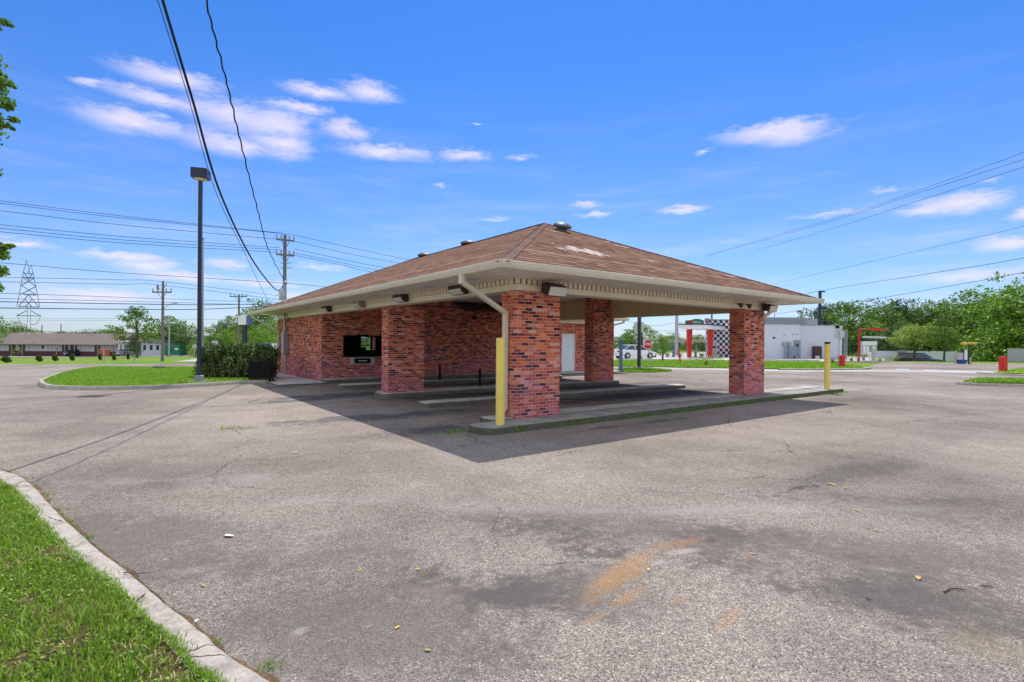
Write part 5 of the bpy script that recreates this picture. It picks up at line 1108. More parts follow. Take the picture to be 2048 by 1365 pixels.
p = at(1838, 715, 64.5); q = Vector((p.x, 64.5, hz(p.x, 64.5) + .25)); car(q, -1.05, 'cardark', 'dark van-like car parked along the white wall', 'suv', .95)
q = gnd(548, 718); car(q, .2, 'carblue', 'blue car glimpsed between the hedge and the brick wall')

# ------------------------------------------------------------------ motel and houses (left)
q = gnd(120, 713); MY = q.y; MZ = -1.9
x0 = at(-260, 712, MY).x; x1 = at(237, 712, MY).x; mpp = MY / FPX
Mo = empty('motel', (0, MY, MZ), 0, 'long low motel with brown roof, dark doors and white window bays', 'building')
ztop = at(120, 689, MY).z - MZ; zridge = at(120, 667, MY + 4).z - MZ
zm = ztop * .42
# wall split at the doors
doorpx = [(19, 31), (39, 50), (125, 136), (142, 153), (190, 200), (-60, -48), (-90, -78), (-150, -138)]
winpx = [(0, 11), (56, 81), (93, 118), (160, 181), (207, 227), (-40, -18), (-130, -105)]
MB().box(x0, x1, 0, 7, zm, ztop + .3).build('wall', M['offwhite'], Mo); MB().box(x0, x1, -.08, 7, -.3, zm - .003).build('brick_dado', M['purplebrick'], Mo)
zr_ = zridge; mb = MB(); mb.add([(x0 - 1, -1.1, ztop), (x1 + .3, -1.1, ztop), (x1 + .3, 3.6, zr_), (x0 - 1, 3.6, zr_), (x0 - 1, 8.2, ztop), (x1 + .3, 8.2, ztop), (x0 - 1, -1.1, ztop - .15), (x1 + .3, -1.1, ztop - .15)], [(0, 1, 2, 3), (3, 2, 5, 4), (6, 7, 1, 0), (1, 7, 5, 2)]); mb.build('roof', M['motelroof'], Mo)
for a, b in doorpx:
    xa, xb = at(a, 705, MY).x, at(b, 705, MY).x; d = MB().box(xa, xb, -.14, -.085, 0, ztop - .1).build('door', M['brown'], Mo); MB().box((xa + xb) / 2 - .15, (xa + xb) / 2 + .15, -.16, -.145, ztop * .72, ztop * .78).build('number_plate', M['midgrey'], d)
for a, b in winpx:
    xa, xb = at(a, 700, MY).x, at(b, 700, MY).x; d = MB().box(xa, xb, -.06, -.003, zm + .15, ztop - .35).build('window', M['palegrey'], Mo)
    mb = MB(); 
    mb.box(xa - .05, xb + .05, -.1, -.063, ztop - .352, ztop - .27)
    for t in (0, .33, .66, 1): xx = xa + (xb - xa) * t; mb.box(xx - .05, xx + .05, -.1, -.063, zm + .15, ztop - .353)
    mb.build('window_frame', M['white'], d)
xx = at(86, 700, MY).x; MB().box(xx - .15, xx + .15, -.1, -.0, zm + .5, zm + 1.1).build('wall_vent', M['black'], Mo)
mb = MB()
for a in (32.5, 54, 122, 138, 157, 203, 233): xx = at(a, 700, MY).x; mb.box(xx - .06, xx + .06, -1.05, -.95, 0, ztop - .15)
mb.build('porch_post', M['midgrey'], Mo)
xa = at(217, 705, MY).x; xb = at(237, 705, MY).x; o = MB().cbox(xa, xb, -2.6, -2.2, 0, 1.5, .03).build('red_bin', M['rust']); o.location = (0, MY, MZ); tag(o, 'rust red low enclosure panel by the end of the motel', 'enclosure')
def house(px0, px1, py_eave, py_ridge, Y, wall_, roof_, label, gable=False, wins=2, zb=None):
    a = at(px0, py_eave, Y); b = at(px1, py_eave, Y); zr = at(px0, py_ridge, Y).z; zb = hz(a.x) if zb is None else zb
    Hh = empty('house', (a.x, Y, zb), 0, label, 'house'); w = b.x - a.x; ze = a.z - zb; zR = zr - zb; D = 8
    MB().box(0, w, 0, D, -.5, ze).build('wall', M[wall_], Hh)
    if gable: MB().add([(-.4, -.5, ze), (w / 2, -.5, zR), (w + .4, -.5, ze), (-.4, D, ze), (w / 2, D, zR), (w + .4, D, ze)], [(0, 1, 4, 3), (1, 2, 5, 4), (0, 2, 1), (3, 4, 5)]).build('roof', M[roof_], Hh); MB().add([(0, -.02, ze), (w / 2, -.02, zR - .25), (w, -.02, ze)], [(0, 2, 1)]).build('gable', M[wall_], Hh)
    else: MB().add([(-.4, -.6, ze), (w + .4, -.6, ze), (w * .82, D / 2, zR), (w * .18, D / 2, zR), (-.4, D + .5, ze), (w + .4, D + .5, ze)], [(0, 1, 2, 3), (3, 2, 5, 4), (0, 3, 4), (1, 5, 2)]).build('roof', M[roof_], Hh)
    for k in range(wins):
        xx = w * (k + .5) / wins; wn = MB().box(xx - w * .07, xx + w * .07, -.06, -.003, ze * .42, ze * .8).build('window', M['darkglass'], Hh); MB().box(xx - w * .08, xx + w * .08, -.09, -.06, ze * .36, ze * .42).build('sill', M['white'], wn)
    return Hh
house(283, 322, 685, 677, 100, 'offwhite', 'greyroof', 'white two-storey house with grey roof left of the utility pole', True, 3); house(334, 362, 686, 679, 108, 'offwhite', 'greyroof', 'low pale house behind the green dumpster', False, 2)
house(236, 248, 684, 680, 104, 'offwhite', 'greyroof', 'narrow white building right of the motel end', False, 1); house(455, 505, 687, 681, 105, 'tan', 'greyroof', 'tan-roofed house behind the hedge', False, 2); house(20, 75, 668, 664, 135, 'offwhite', 'greyroof', 'pale roofed house behind the motel under the tower', True, 2)
house(-8, 27, 668, 664, 125, 'tan', 'greyroof', 'flat roofed tan building behind the left end of the motel', False, 1)
# board fence behind the silver car
q = gnd(270, 712); mb = MB()
for k in range(14): x = q.x + k * .32 - .6; mb.box(x, x + .29, q.y + 2, q.y + 2.05, q.z, q.z + 1.65 + .06 * (k % 2))
tag(mb.build('board_fence', M['wood']), 'weathered wooden board fence behind the silver car', 'fence')
# dumpster
q = gnd(344, 712.5); mpp = q.y / FPX; w = 30 * mpp; h = 20 * mpp
Dm = empty('dumpster', q, 0, 'large green dumpster on the lawn beside the utility pole', 'dumpster')
MB().extr([(0, .15), (0, h), (1.6, h), (1.9, .15)], -w / 2, w / 2).build('bin', M['green'], Dm); MB().box(-w / 2 - .05, w / 2 + .05, -.04, 1.7, h + .002, h + .08).build('lid', M['signgreen'], Dm)
MB().box(-w * .25, -w * .05, -.03, -.003, h * .45, h * .85).build('side_door', M['black'], Dm); MB().box(w * .2, w * .4, -.03, -.003, h * .62, h * .8).build('label_panel', M['white'], Dm)
for x in (-w / 2 + .15, w / 2 - .15): MB().box(x - .1, x + .1, .3, 1.4, 0, .15).build('skid', M['black'], Dm)
# utility box on the island and small road signs
q = gnd(317, 741.5, 0.); mb = MB(); mpp = q.y / FPX; mb.M = Matrix.Translation(q) @ Matrix.Rotation(.2, 4, 'Z'); w = 17 * mpp; mb.cbox(-w / 2, w / 2, -.2, .3, 0, 8.5 * mpp, .03); tag(mb.build('utility_box', paint('olive_box', (.10, .11, .06), .7, dirt=.3)), 'low olive utility box at the back edge of the lawn island', 'utility box')
def small_sign(bpx, bpy_, cpx, cpy, rpx, mat, label, octa=False, Y=None):
    q = gnd(bpx, bpy_) if Y is None else Vector((at(bpx, bpy_, Y).x, Y, hz(at(bpx, bpy_, Y).x))); c = at(cpx, cpy, q.y); r = rpx * q.y / FPX; S = empty('road_sign', q, 0, label, 'road sign')
    MB().tube([(0, 0, 0), (c.x - q.x, 0, c.z - q.z)], 1, rect=(.04, .03)).build('post', M['galv'], S)
    mb = MB()
    if octa: mb.extr(octagon(r), 0, .02); o = mb.build('sign_plate', M[mat], S); o.rotation_euler = (0, 0, math.pi / 2)
    else: mb.box(-r, r, -.02, 0, -r * 1.2, r * 1.2); o = mb.build('sign_plate', M[mat], S)
    o.location = (c.x - q.x, -.04, c.z - q.z)
small_sign(389, 715, 389, 693.5, 5, 'palegrey', 'pale octagonal sign back left of the tall lamp post', True); small_sign(430, 716, 430, 689, 6, 'palegrey', 'pale square road sign above the hedge'); small_sign(549, 733, 549, 693, 5, 'white', 'white upright sign between hedge and brick wall')
small_sign(208, 727, 208, 703, 1.5, 'galv', 'thin bare marker post on the lawn before the motel'); small_sign(268, 726, 270, 711, 1.5, 'midgrey', 'thin dark marker post before the silver car')
# pylon sign
q = Vector((at(489, 720, 62).x, 62, -1.)); S = empty('pylon_sign', q, -.35, 'white and navy box sign on a navy pole above the hedge', 'sign'); zt = at(489, 632, 62).z + 1.; zb = at(489, 650, 62).z + 1.
MB().tube([(.0, 0, 0), (.0, 0, zb)], 1, rect=(.2, .2)).build('pole', M['navy'], S); MB().box(-.85, .42, -.2, .35, zb, zt).build('sign_face', M['white'], S); MB().box(.425, .85, -.21, .36, zb, zt).build('sign_side', M['bluepost'], S)

# ------------------------------------------------------------------ utility poles, tower, wires
def upole(px, py_top, Y, arms, label, r=.14, mat='wood', extra=None):
    a = at(px, py_top, Y); zb = hz(a.x); P_ = empty('utility_pole', (a.x, Y, zb), 0, label, 'utility pole', 'wooden utility poles' if mat == 'wood' else None); h = a.z - zb
    MB().cyl((0, 0, -.2), (0, 0, h), r * 1.2, r * .8, 10).build('pole', M[mat], P_, smooth=True)
    for (dy, half, rot) in arms:
        z = h - dy; mb = MB(); mb.M = Matrix.Rotation(rot, 4, 'Z'); mb.box(-half, half, -.2, -.1, z - .07, z + .07); mb.tube([(-half * .5, -.15, z), (0, -.12, z - .7)], .025, 5); mb.tube([(half * .5, -.15, z), (0, -.12, z - .7)], .025, 5); ar = mb.build('crossarm', M['wood'], P_)
        for t in (-.95, -.45, .45, .95):
            ib = MB(); ib.M = Matrix.Rotation(rot, 4, 'Z'); ib.lathe([(.025, 0), (.05, .06), (.035, .12), (.06, .18), (.05, .3)], (half * t, -.15, z + .07), 8); ib.build('insulator', M['midgrey'], ar)
    if extra: extra(P_, h)
    return P_
def ex570(P_, h):
    mb = MB(); mb.lathe([(.2, 0), (.24, .1), (.24, .7), (.2, .8)], (.0, -.42, h - 5.3), 12); mb.build('transformer', M['galv'], P_, smooth=True)
    for dz_ in (2.3, 2.7): mb = MB(); mb.box(-.3, .6, -.2, -.14, h - dz_ - .03, h - dz_ + .03); mb.build('bracket', M['midgrey'], P_)
upole(570, 470, 42, [(.45, .68, .6), (1.65, .68, .6)], 'tall utility pole with two crossarms rising behind the left end of the bank roof', .15, 'wood', ex570)
def ex326(P_, h):
    mb = MB(); mb.tube(smoothline([(0, 0, h - 2.9), (.6, -.2, h - 2.4), (1.3, -.3, h - 2.2)], 4), .03, 6); mb.box(1.2, 1.6, -.4, -.2, h - 2.25, h - 2.12); mb.build('lamp_arm', M['galv'], P_)
    mb = MB(); mb.tube([(-.7, 0, h - .6), (0, 0, h - .9), (.4, 0, h - .15)], .035, 5); mb.lathe([(.1, 0), (.1, .5)], (-.45, -.1, h - .9), 8); mb.build('cutout_switch', M['midgrey'], P_)
upole(326, 563, 52, [(1.1, .95, .0)], 'utility pole with a street light arm beside the green dumpster', .13, 'wood', ex326)
upole(478, 590, 70, [(.25, 1.1, .1)], 'utility pole with one crossarm behind the hedge', .14)
upole(1354, 575, 75, [], 'grey utility pole left of the red columns, seen under the canopy', .22, 'galv'); upole(1424, 575, 95, [(1.5, 1.2, 0)], 'utility pole above the checkered wall, seen under the canopy', .16)
upole(84, 650, 120, [], 'short thin pole behind the motel roof', .12, 'wood'); upole(122, 648, 125, [], 'thin pole with a small box behind the motel roof', .12, 'wood'); upole(339, 632, 75, [], 'slim pole behind the dumpster pole', .1, 'galv'); upole(53, 652, 118, [], 'stub pole behind the left part of the motel roof', .12)
upole(1549, 626, 90, [], 'thin pole carrying a cable above the white building', .07, 'galv')
# tapered grey flag pole
q = at(405, 480, 27); zb = 0; Fp = empty('flag_pole', (q.x, 27, 0), 0, 'slim tapered grey flagpole with ball top behind the lamp post', 'flagpole'); h = q.z
MB().cyl((0, 0, 0), (0, 0, h), .10, .055, 10).build('pole', M['galv'], Fp, smooth=True); MB().lathe([(.01, 0), (.07, .05), (.075, .1), (.02, .17)], (0, 0, h), 10).build('ball', M['midgrey'], Fp, smooth=True)
# lattice tower
TY = 250; TX = at(57, 600, TY).x; Tw = empty('lattice_tower', (TX, TY, -2), 0, 'steel lattice power pylon rising behind the motel', 'pylon')
def tp(px, py): p = at(px, py, TY); return (p.x - TX, p.z + 2)
mb = MB(); rr = .125
segs = [((34, 614), (47, 545)), ((80, 614), (66, 545)), ((47, 545), (53, 521)), ((66, 545), (62, 530)), ((53, 521), (60, 548)), ((62, 530), (55, 548)), ((37, 614), (78, 614)), ((47, 590), (72, 590)), ((41, 590), (73, 572)), ((73, 590), (43, 572)), ((43, 572), (69, 556)), ((71, 572), (46, 556)), ((37, 614), (57, 590)), ((78, 614), (57, 590)), ((46, 556), (68, 556)), ((49, 548), (65, 548)),
        ((34, 632), (82, 632)), ((34, 632), (42, 648)), ((82, 632), (74, 648)), ((34, 632), (54, 622)), ((82, 632), (62, 622)), ((55, 614), (54, 665)), ((61, 614), (61, 665)), ((42, 648), (54, 650)), ((74, 648), (61, 650)), ((47, 545), (57, 560)), ((66, 545), (57, 560)), ((50, 600), (64, 614)), ((64, 600), (50, 614))]
for dyy in (-2.2, 2.2):
    for a, b in segs:
        (x0_, z0_), (x1_, z1_) = tp(*a), tp(*b); f0 = 1 if a[1] > 540 else .2; f1 = 1 if b[1] > 540 else .2; mb.tube([(x0_, dyy * f0, z0_), (x1_, dyy * f1, z1_)], rr * .8, 4)
for zz in (556, 572, 590, 614, 632):
    for xx in ((40, 77) if zz < 620 else (34, 82)): (x_, z_) = tp(xx, zz); mb.tube([(x_, -2.2, z_), (x_, 2.2, z_)], rr * .6, 4)
for px_ in (54.5, 61):
    (x_, z_) = tp(px_, 665)
    for dyy in (-2.2, 2.2): mb.tube([(x_, dyy, z_), (x_, dyy, 0)], rr, 4)
mb.build('lattice_frame', paint('tower_steel', (.10, .14, .20), .6), Tw)
Tw.rotation_euler = (0, 0, -math.atan2(TX, TY)); Tw.scale = (math.cos(math.atan2(TX, TY)), 1, 1)
WN = [0]
def wire(pts, r, label, group=None, mat='wire', name='power_line', n=10):
    P_ = smoothline([at(*p) if len(p) == 3 else p for p in pts], n); o0 = P_[0].copy(); mb = MB(); mb.tube([p - o0 for p in P_], r * .78, 6); o = mb.build(name, M[mat], smooth=True); o.location = o0; tag(o, label, 'cable', group); return o
gl = 'long power lines crossing the sky left of the crossarm pole'
for i, (a, lab) in enumerate([([(-250, 372, 30), (0, 402, 34), (240, 432, 38), (565, 467, 42)], 'highest power line from the left edge to the top crossarm'), ([(-250, 380, 30.4), (0, 407, 34.4), (240, 436, 38.4), (580, 469, 42.4)], 'power line just under the highest one'), ([(-250, 398, 30), (0, 422, 34), (240, 450, 38), (556, 479, 41.6)], 'third power line from the top at left'),
     ([(-250, 428, 30), (0, 450, 34), (240, 473, 38), (560, 496, 42)], 'fourth power line, to the lower crossarm'), ([(-250, 437, 30), (0, 457, 34), (240, 480, 38), (575, 501, 42.4)], 'fifth power line, to the lower crossarm'), ([(-250, 444, 30), (0, 464, 34), (240, 486, 38), (552, 505, 41.6)], 'sixth power line, lowest on the lower crossarm'),
     ([(-250, 508, 30), (0, 526, 34), (240, 546, 38), (570, 567, 42), (760, 585, 46)], 'lone power line passing the flagpole top'), ([(-250, 550, 40), (0, 555, 44), (240, 560, 48), (326, 564, 52), (560, 592, 60)], 'thin power line to the top of the street light pole'), ([(-250, 560, 40), (0, 564, 44), (240, 569, 48), (326, 571, 52), (560, 600, 60)], 'second thin power line at the street light pole'),
     ([(-250, 583, 36), (0, 587, 40), (326, 598, 50), (560, 606, 60)], 'power line just above the thick pair at left'), ([(-250, 594, 36), (0, 597.5, 40), (326, 605, 50), (560, 611, 60)], 'second line above the thick pair at left')]):
    wire(a, .024 if i < 7 else .026, lab, gl)
for a, lab in (([(-250, 600, 30), (0, 604, 34), (240, 608, 40), (400, 610, 44), (545, 608, 48)], 'upper of the two thick cables across the left'), ([(-250, 616, 30), (0, 616.5, 34), (240, 619, 40), (400, 619, 44), (560, 612, 48)], 'lower of the two thick cables across the left')): wire(a, .04, lab, 'thick cables across the left sky', 'cable')
for a, lab in (([(-100, 636, 90), (50, 638, 90), (250, 638, 90), (480, 640, 90)], 'upper faint wire low above the motel roof'), ([(-100, 641, 90), (50, 642, 90), (250, 641, 90), (330, 640, 88)], 'lower faint wire low above the motel roof')): wire(a, .025, lab, 'faint wires above the motel')
wire([(326, 634, 52), (345, 655, 54), (372, 666, 56), (420, 655, 60), (478, 640, 70)], .035, 'slack pale cable looping right from the dumpster pole')
gr = 'power lines from the crossarm pole down behind the bank roof'
for a, lab in (([(582, 469, 42), (700, 495.5, 46), (812, 519, 50), (900, 535, 54)], 'top wire running right from the crossarm pole'), ([(577, 480, 42), (700, 508.5, 46), (795, 526, 50), (900, 543, 54)], 'second wire running right from the crossarm pole'), ([(588, 498, 42), (700, 522.5, 46), (760, 534, 50), (900, 558, 54)], 'third wire running right from the crossarm pole'), ([(588, 506, 42), (700, 529.5, 46), (745, 539, 50), (900, 566, 54)], 'fourth wire running right from the crossarm pole'), ([(580, 509, 42), (700, 534, 46), (730, 542, 50), (900, 572, 54)], 'lowest wire running right from the crossarm pole')): wire(a, .024, lab, gr)
g2 = 'power lines rising to the right edge'
for a, lab, r in (([(2300, 205, 30), (2048, 305, 36), (1837, 381, 46), (1673, 436, 60), (1412, 511, 90)], 'highest power line at the right edge', .022), ([(2300, 232, 30), (2048, 319, 36), (1837, 386, 46), (1673, 440, 60), (1412, 513, 90)], 'second highest power line at the right edge', .022), ([(2300, 245, 30), (2048, 334, 36), (1837, 402, 46), (1673, 455, 60), (1510, 502, 80)], 'third power line from the top at right', .022), ([(2300, 390, 36), (2048, 453, 42), (1837, 502, 54), (1553, 567, 80)], 'lone faint power line in the middle of the right sky', .02),
    ([(2300, 455, 34), (2048, 516, 42), (1850, 549, 52), (1641, 582, 67), (1560, 602, 75)], 'dark cable reaching the top of the right lamp post', .03), ([(2300, 484, 38), (2048, 545, 46), (1850, 581, 60), (1722, 603, 72), (1549, 629, 90)], 'dark cable over the right trees to the thin pole', .034)): wire(a, r, lab, g2)
for a, lab in (([(1240, 640, 90), (1310, 652, 90), (1354, 646, 90), (1460, 640, 90)], 'wire seen under the canopy above the white car'), ([(1240, 660, 100), (1354, 662, 100), (1420, 655, 100)], 'lower wire seen under the canopy above the white car')): wire(a, .03, lab)
# service drops to the mast
ms = Wd(-.14, 18.8, 4.62)
def service(ends, r, label, wob=0., mat='cable'):
    P_ = smoothline([at(*e) if len(e) == 3 else Vector(e[1]) for e in ends], 14); o0 = P_[0].copy()
    if wob: P_ = [p + Vector((math.sin(i * 1.9) * wob, 0, math.cos(i * 1.3) * wob)) for i, p in enumerate(P_)]
    mb = MB(); mb.tube([p - o0 for p in P_], r, 7); o = mb.build('service_cable', M[mat], smooth=True); o.location = o0; tag(o, label, 'cable', 'service cables dropping to the mast on the bank roof')
MS = ('w', ms)
service([(250, -260, 5.4), (325, 0, 7.8), (385, 200, 9.6), (440, 385, 11.8), (500, 512, 15.8), (540, 568, 20.3), (558, 581, 23.2), MS], .022, 'thick black cable sweeping down to the roof mast from the top left')
service([(235, -260, 5.3), (315, 0, 7.7), (378, 200, 9.5), (432, 385, 11.7), (492, 512, 15.6), (520, 570, 19.5), (543, 603, 23.2), MS], .0065, 'thin wire running just left of the thick service cable')
service([(370, -260, 5.4), (412, 0, 8), (452, 160, 9.3), (485, 300, 11.2), (516, 423, 14.5), (538, 502, 18.2), MS], .014, 'twisted black cable, right one of those dropping to the roof mast', .013)

# ------------------------------------------------------------------ right background buildings
RY = 62.
Wb = empty('white_building', (0, RY, 0), 0, 'windowless white commercial building with rooftop unit', 'building')
xa = at(1482, 700, RY).x; xb = at(1599, 700, RY).x; xc = at(1697, 700, RY + 0).x; zt = at(1560, 650, RY).z
MB().prism([(xa, 0), (xb, 0), (xb + 7.5, 14), (xa + 8, 14)], 0, zt + .05).build('wall', M['offwhite'], Wb); MB().box(xb + .003, xc, 1.2, 14, 0, zt).build('wall', M['offwhite'], Wb); MB().prism([(xa - .1, -.08), (xb + .1, -.08), (xb + 7.6, 14.1), (xa + 7.9, 14.1)], zt + .053, zt + .13).build('parapet_cap', M['midgrey'], Wb); MB().box(xb + .1, xc + .1, 1.12, 14.1, zt + .003, zt + .045).build('parapet_cap', M['midgrey'], Wb)
ux0 = at(1525, 640, RY + 3).x; ux1 = at(1605, 640, RY + 3).x; uz = at(1560, 636, RY + 3).z
mb = MB(); mb.box(ux0, ux1, 2, 6, zt, uz); un = mb.build('rooftop_unit', M['bluecab'], Wb); mb = MB()
for k in range(5): z_ = zt + (uz - zt) * (k + .5) / 5; mb.box(ux0 - .02, ux1 + .02, 1.94, 1.998, z_ - .06, z_ + .04)
mb.build('louvre', M['steel'], un)
ux2 = at(1617, 640, RY + 5).x; MB().box(ux1 + .1, ux2, 3, 7, zt, uz - .1).build('rooftop_unit', M['steel'], Wb)
dx_ = at(1594, 700, RY).x; d = MB().box(dx_ - .42, dx_ + .42, -.05, -.003, .1, 2.2).build('door', M['bluecab'], Wb); MB().box(dx_ - .15, dx_ + .15, -.08, -.052, 1.4, 1.8).build('door_window', M['darkglass'], d); MB().cyl((dx_ - .3, -.09, 1.0), (dx_ - .3, -.05, 1.0), .04).build('handle', M['galv'], d)
ex = at(1588, 700, RY - 1).x; c = MB().cbox(ex - .42, ex + .42, -.9, -.3, .35, 1.45, .03).build('electric_cabinet', M['bluecab'], Wb)
mb = MB(); 
for x in (-.3, .3): mb.box(ex + x - .04, ex + x + .04, -.8, -.4, 0, .348)
mb.build('cabinet_leg', M['steel'], c)
for px, w_ in ((1568, .22), (1578, .16)): x = at(px, 690, RY).x; m2 = MB().cbox(x - w_, x + w_, -.25, -.003, 1.5, 2.0, .02).build('meter_box', M['steel'], Wb); MB().cyl((x, -.1, 0), (x, -.1, 1.498), .03).build('conduit', M['steel'], m2)
mb = MB()
for px, py in ((1548, 676), (1568, 671), (1586, 669), (1593, 669)): p = at(px, py, RY); mb.cyl((p.x, -.03, p.z), (p.x, .01, p.z), .13 if px == 1548 else .06, n=10)
mb.build('wall_hole', M['black'], Wb)
mb = MB()
for px in (1692, 1688): x = at(px, 690, RY + 1.2).x; mb.box(x - .04, x + .04, 1.0, 1.19, 0, zt - .5)
mb.build('ladder_rail', M['steel'], Wb); x = at(1676, 650, RY + 1).x; MB().box(x - .15, x + .15, .95, 1.19, zt - .35, zt + .02).build('scupper', M['black'], Wb)
q = gnd(1634, 718); mb = MB(); mb.M = Matrix.Translation((q.x, q.y, 0)); mb.cbox(-.42, .42, -.3, .3, .0, 1.5, .03); tag(mb.build('dark_cabinet', M['brown']), 'dark brown upright cabinet at the foot of the right lamp post', 'cabinet')
q = gnd(1635, 722); mb = MB(); mb.M = Matrix.Translation((q.x, q.y, 0)); mb.box(-.22, .22, -.02, .02, .2, .5); mb.box(-.03, .03, .025, .06, 0, .5); tag(mb.build('small_sign', M['palegrey']), 'tiny pale sign board at the grass edge before the dark cabinet', 'sign')
# white boundary wall behind the van
a = gnd(1700, 723); mb = MB(); x0_ = at(1752, 716, 68).x; x1_ = at(1916, 716, 68).x; zt2 = at(1830, 703, 68).z
mb.box(x0_, x1_, 68, 68.2, -1.4, zt2); tag(mb.build('boundary_wall', M['offwhite']), 'low white wall behind the parked van and small trees', 'wall')
mb = MB(); x = at(1804, 714, 67.9).x; mb.box(x - .5, x + .5, 67.85, 67.95, -1.38, zt2 + .15); tag(mb.build('wall_gate', M['midgrey']), 'grey gate panel in the white wall left of the van', 'gate')
# clearance bar and menu boards
q = gnd(1718, 723.5); mpp = q.y / FPX; Cb = empty('clearance_bar', q, 0, 'red drive-through clearance bar on one post with a hanging grey tube', 'clearance bar'); zt = at(1718, 659, q.y).z; L = 58 * mpp
MB().cyl((0, 0, 0), (0, 0, zt), .09).build('post', M['red'], Cb, smooth=True); MB().box(-.08, L, -.07, .07, zt - .05, zt + .09).build('arm', M['rust'], Cb); MB().cyl((L * .1, 0, zt - .82), (L * .92, 0, zt - .86), .1).build('hanging_tube', M['palegrey'], Cb, smooth=True)
mb = MB(); 
for t in (.18, .85): mb.cyl((L * t, 0, zt - .75), (L * t, 0, zt - .04), .012)
mb.build('chain', M['midgrey'], Cb); MB().box(L * .35, L * .72, -.09, -.072, zt - .1, zt + .14).build('sign_band', M['red'], Cb)
q = gnd(1739, 722); Mn = empty('menu_board', q, 0, 'wide pale drive-through menu board with grey panels', 'menu board'); w = 29 * q.y / FPX; zt = at(1739, 683, q.y).z
MB().box(-w / 2, w / 2, 0, .3, .6, zt).build('board', M['palegrey'], Mn); MB().box(-w / 2, w / 2, -.05, -.003, zt - .42, zt + .0).build('header_panel', M['white'], Mn)
for k in range(4): MB().box(-w / 2 + .1 + k * (w - .2) / 4, -w / 2 + (k + 1) * (w - .2) / 4, -.03, -.003, .75, zt - .5).build('menu_panel', M['white'] if k != 2 else M['midgrey'], Mn)
mb = MB(); 
for x in (-w * .35, w * .35): mb.box(x - .1, x + .1, .05, .25, 0, .598)
mb.build('leg', M['midgrey'], Mn)
q = gnd(1747, 724); mb = MB(); mb.M = Matrix.Translation(q); mb.cbox(-.15, .15, -.12, .12, 0, 1.35, .02); tag(mb.build('order_post', M['palegrey']), 'grey order speaker post in front of the menu board', 'speaker post')
q = gnd(1740, 722.5); mb = MB(); mb.M = Matrix.Translation(q); mb.box(-.03, .03, -.02, .02, 0, .5); mb.add([(-.32, -.1, .5), (.32, -.1, .45), (.28, -.1, .95), (-.3, -.1, 1.05), (-.32, -.05, .5), (.32, -.05, .45), (.28, -.05, .95), (-.3, -.05, 1.05)], [(0, 1, 2, 3), (7, 6, 5, 4), (0, 4, 5, 1), (1, 5, 6, 2), (2, 6, 7, 3), (3, 7, 4, 0)]); tag(mb.build('small_sign', M['white']), 'small tilted white sign in front of the menu board', 'sign')
# kiosk, yellow bar, grey fence
q = gnd(1925, 728); K = empty('kiosk_sign', q, .1, 'blue-based display kiosk with white panels under the right trees', 'kiosk'); K.scale = (.55, .55, .5)
MB().cbox(-.75, .55, -.2, .4, 0, .75, .02).build('base', M['carblue'], K); MB().box(-.85, .1, -.1, .3, .755, 2.1).build('left_panel', M['palegrey'], K); MB().box(.14, .75, -.15, .3, .755, 2.6).build('right_panel', M['white'], K); MB().box(.08, .13, -.2, .35, .755, 2.65).build('frame', M['navy'], K)
q = gnd(1938, 729); Yb = empty('height_bar', q, 0, 'faded yellow height bar on a dark post near the kiosk', 'clearance bar'); zt = at(1938, 688, q.y).z
MB().cyl((0, 0, 0), (0, 0, zt), .08).build('post', M['navy'], Yb, smooth=True); MB().cyl((-.8, 0, zt), (.7, 0, zt + .05), .09).build('arm', M['yel2'], Yb, smooth=True); MB().cyl((-.12, -.3, 0), (-.12, -.3, .65), .08).build('guard_post', M['tan'], Yb)
q = gnd(1909, 728); mb = MB(); mb.cyl(q, q + Vector((.12, 0, 1.3)), .06); tag(mb.build('tan_post', M['tan']), 'leaning tan post left of the kiosk', 'post')
FY = 56.; fx0 = at(2015, 700, FY).x; fz = at(2030, 698, FY).z; Gf = empty('metal_fence', (fx0, FY, 0), -.12, 'grey corrugated metal fence at the right edge', 'fence')
mb = MB(); vs = []; n = 120
for k in range(n + 1): x = k * .12; vs += [(x, .03 * (k % 2), .05), (x, .03 * (k % 2), fz)]
mb.add(vs, [(2 * k, 2 * k + 2, 2 * k + 3, 2 * k + 1) for k in range(n)]); mb.build('panel', M['steel'], Gf); MB().box(0, 14.4, -.02, .06, fz, fz + .06).build('top_rail', M['midgrey'], Gf)

# checkered drive-in building with red columns
CY = 67.; Ck = empty('drive_in_restaurant', (0, CY, 0), 0, 'checkered drive-in building with red canopy columns seen beneath the bank canopy', 'building')
x0_ = at(1418, 700, CY).x; x1_ = at(1492, 700, CY).x; zt = at(1440, 641, CY).z
MB().box(x0_, x1_, 0, 1.2, 0, zt).build('checkered_wall', M['checker'], Ck); MB().box(x0_ - .1, x1_ + .1, -.06, 1.3, zt, zt + .12).build('parapet_cap', M['midgrey'], Ck)
dx_ = at(1428, 700, CY).x; d = MB().box(dx_ - .42, dx_ + .42, -.06, -.003, 0, 2.1).build('door', M['palegrey'], Ck); MB().box(dx_ - .2, dx_ + .2, -.09, -.062, 1.15, 1.4).build('door_sign', M['navy'], d)
kx = at(1413, 655, 62).x; k2 = at(1357, 655, 62).x; zc0 = at(1390, 658, 62).z; zc1 = at(1390, 650, 62).z
mb = MB(); mb.prism([(k2, -5), (kx, -5.2), (kx + 4.2, -.06), (k2 + 4, -.06)], zc0, zc1); mb.build('canopy', M['white'], Ck); mb = MB(); mb.prism([(k2 - .05, -5.08), (kx + .02, -5.28), (kx + 4.25, -.1), (k2 + 4, -.1)], zc1 + .003, zc1 + .12); mb.build('canopy_trim', M['navy'], Ck)
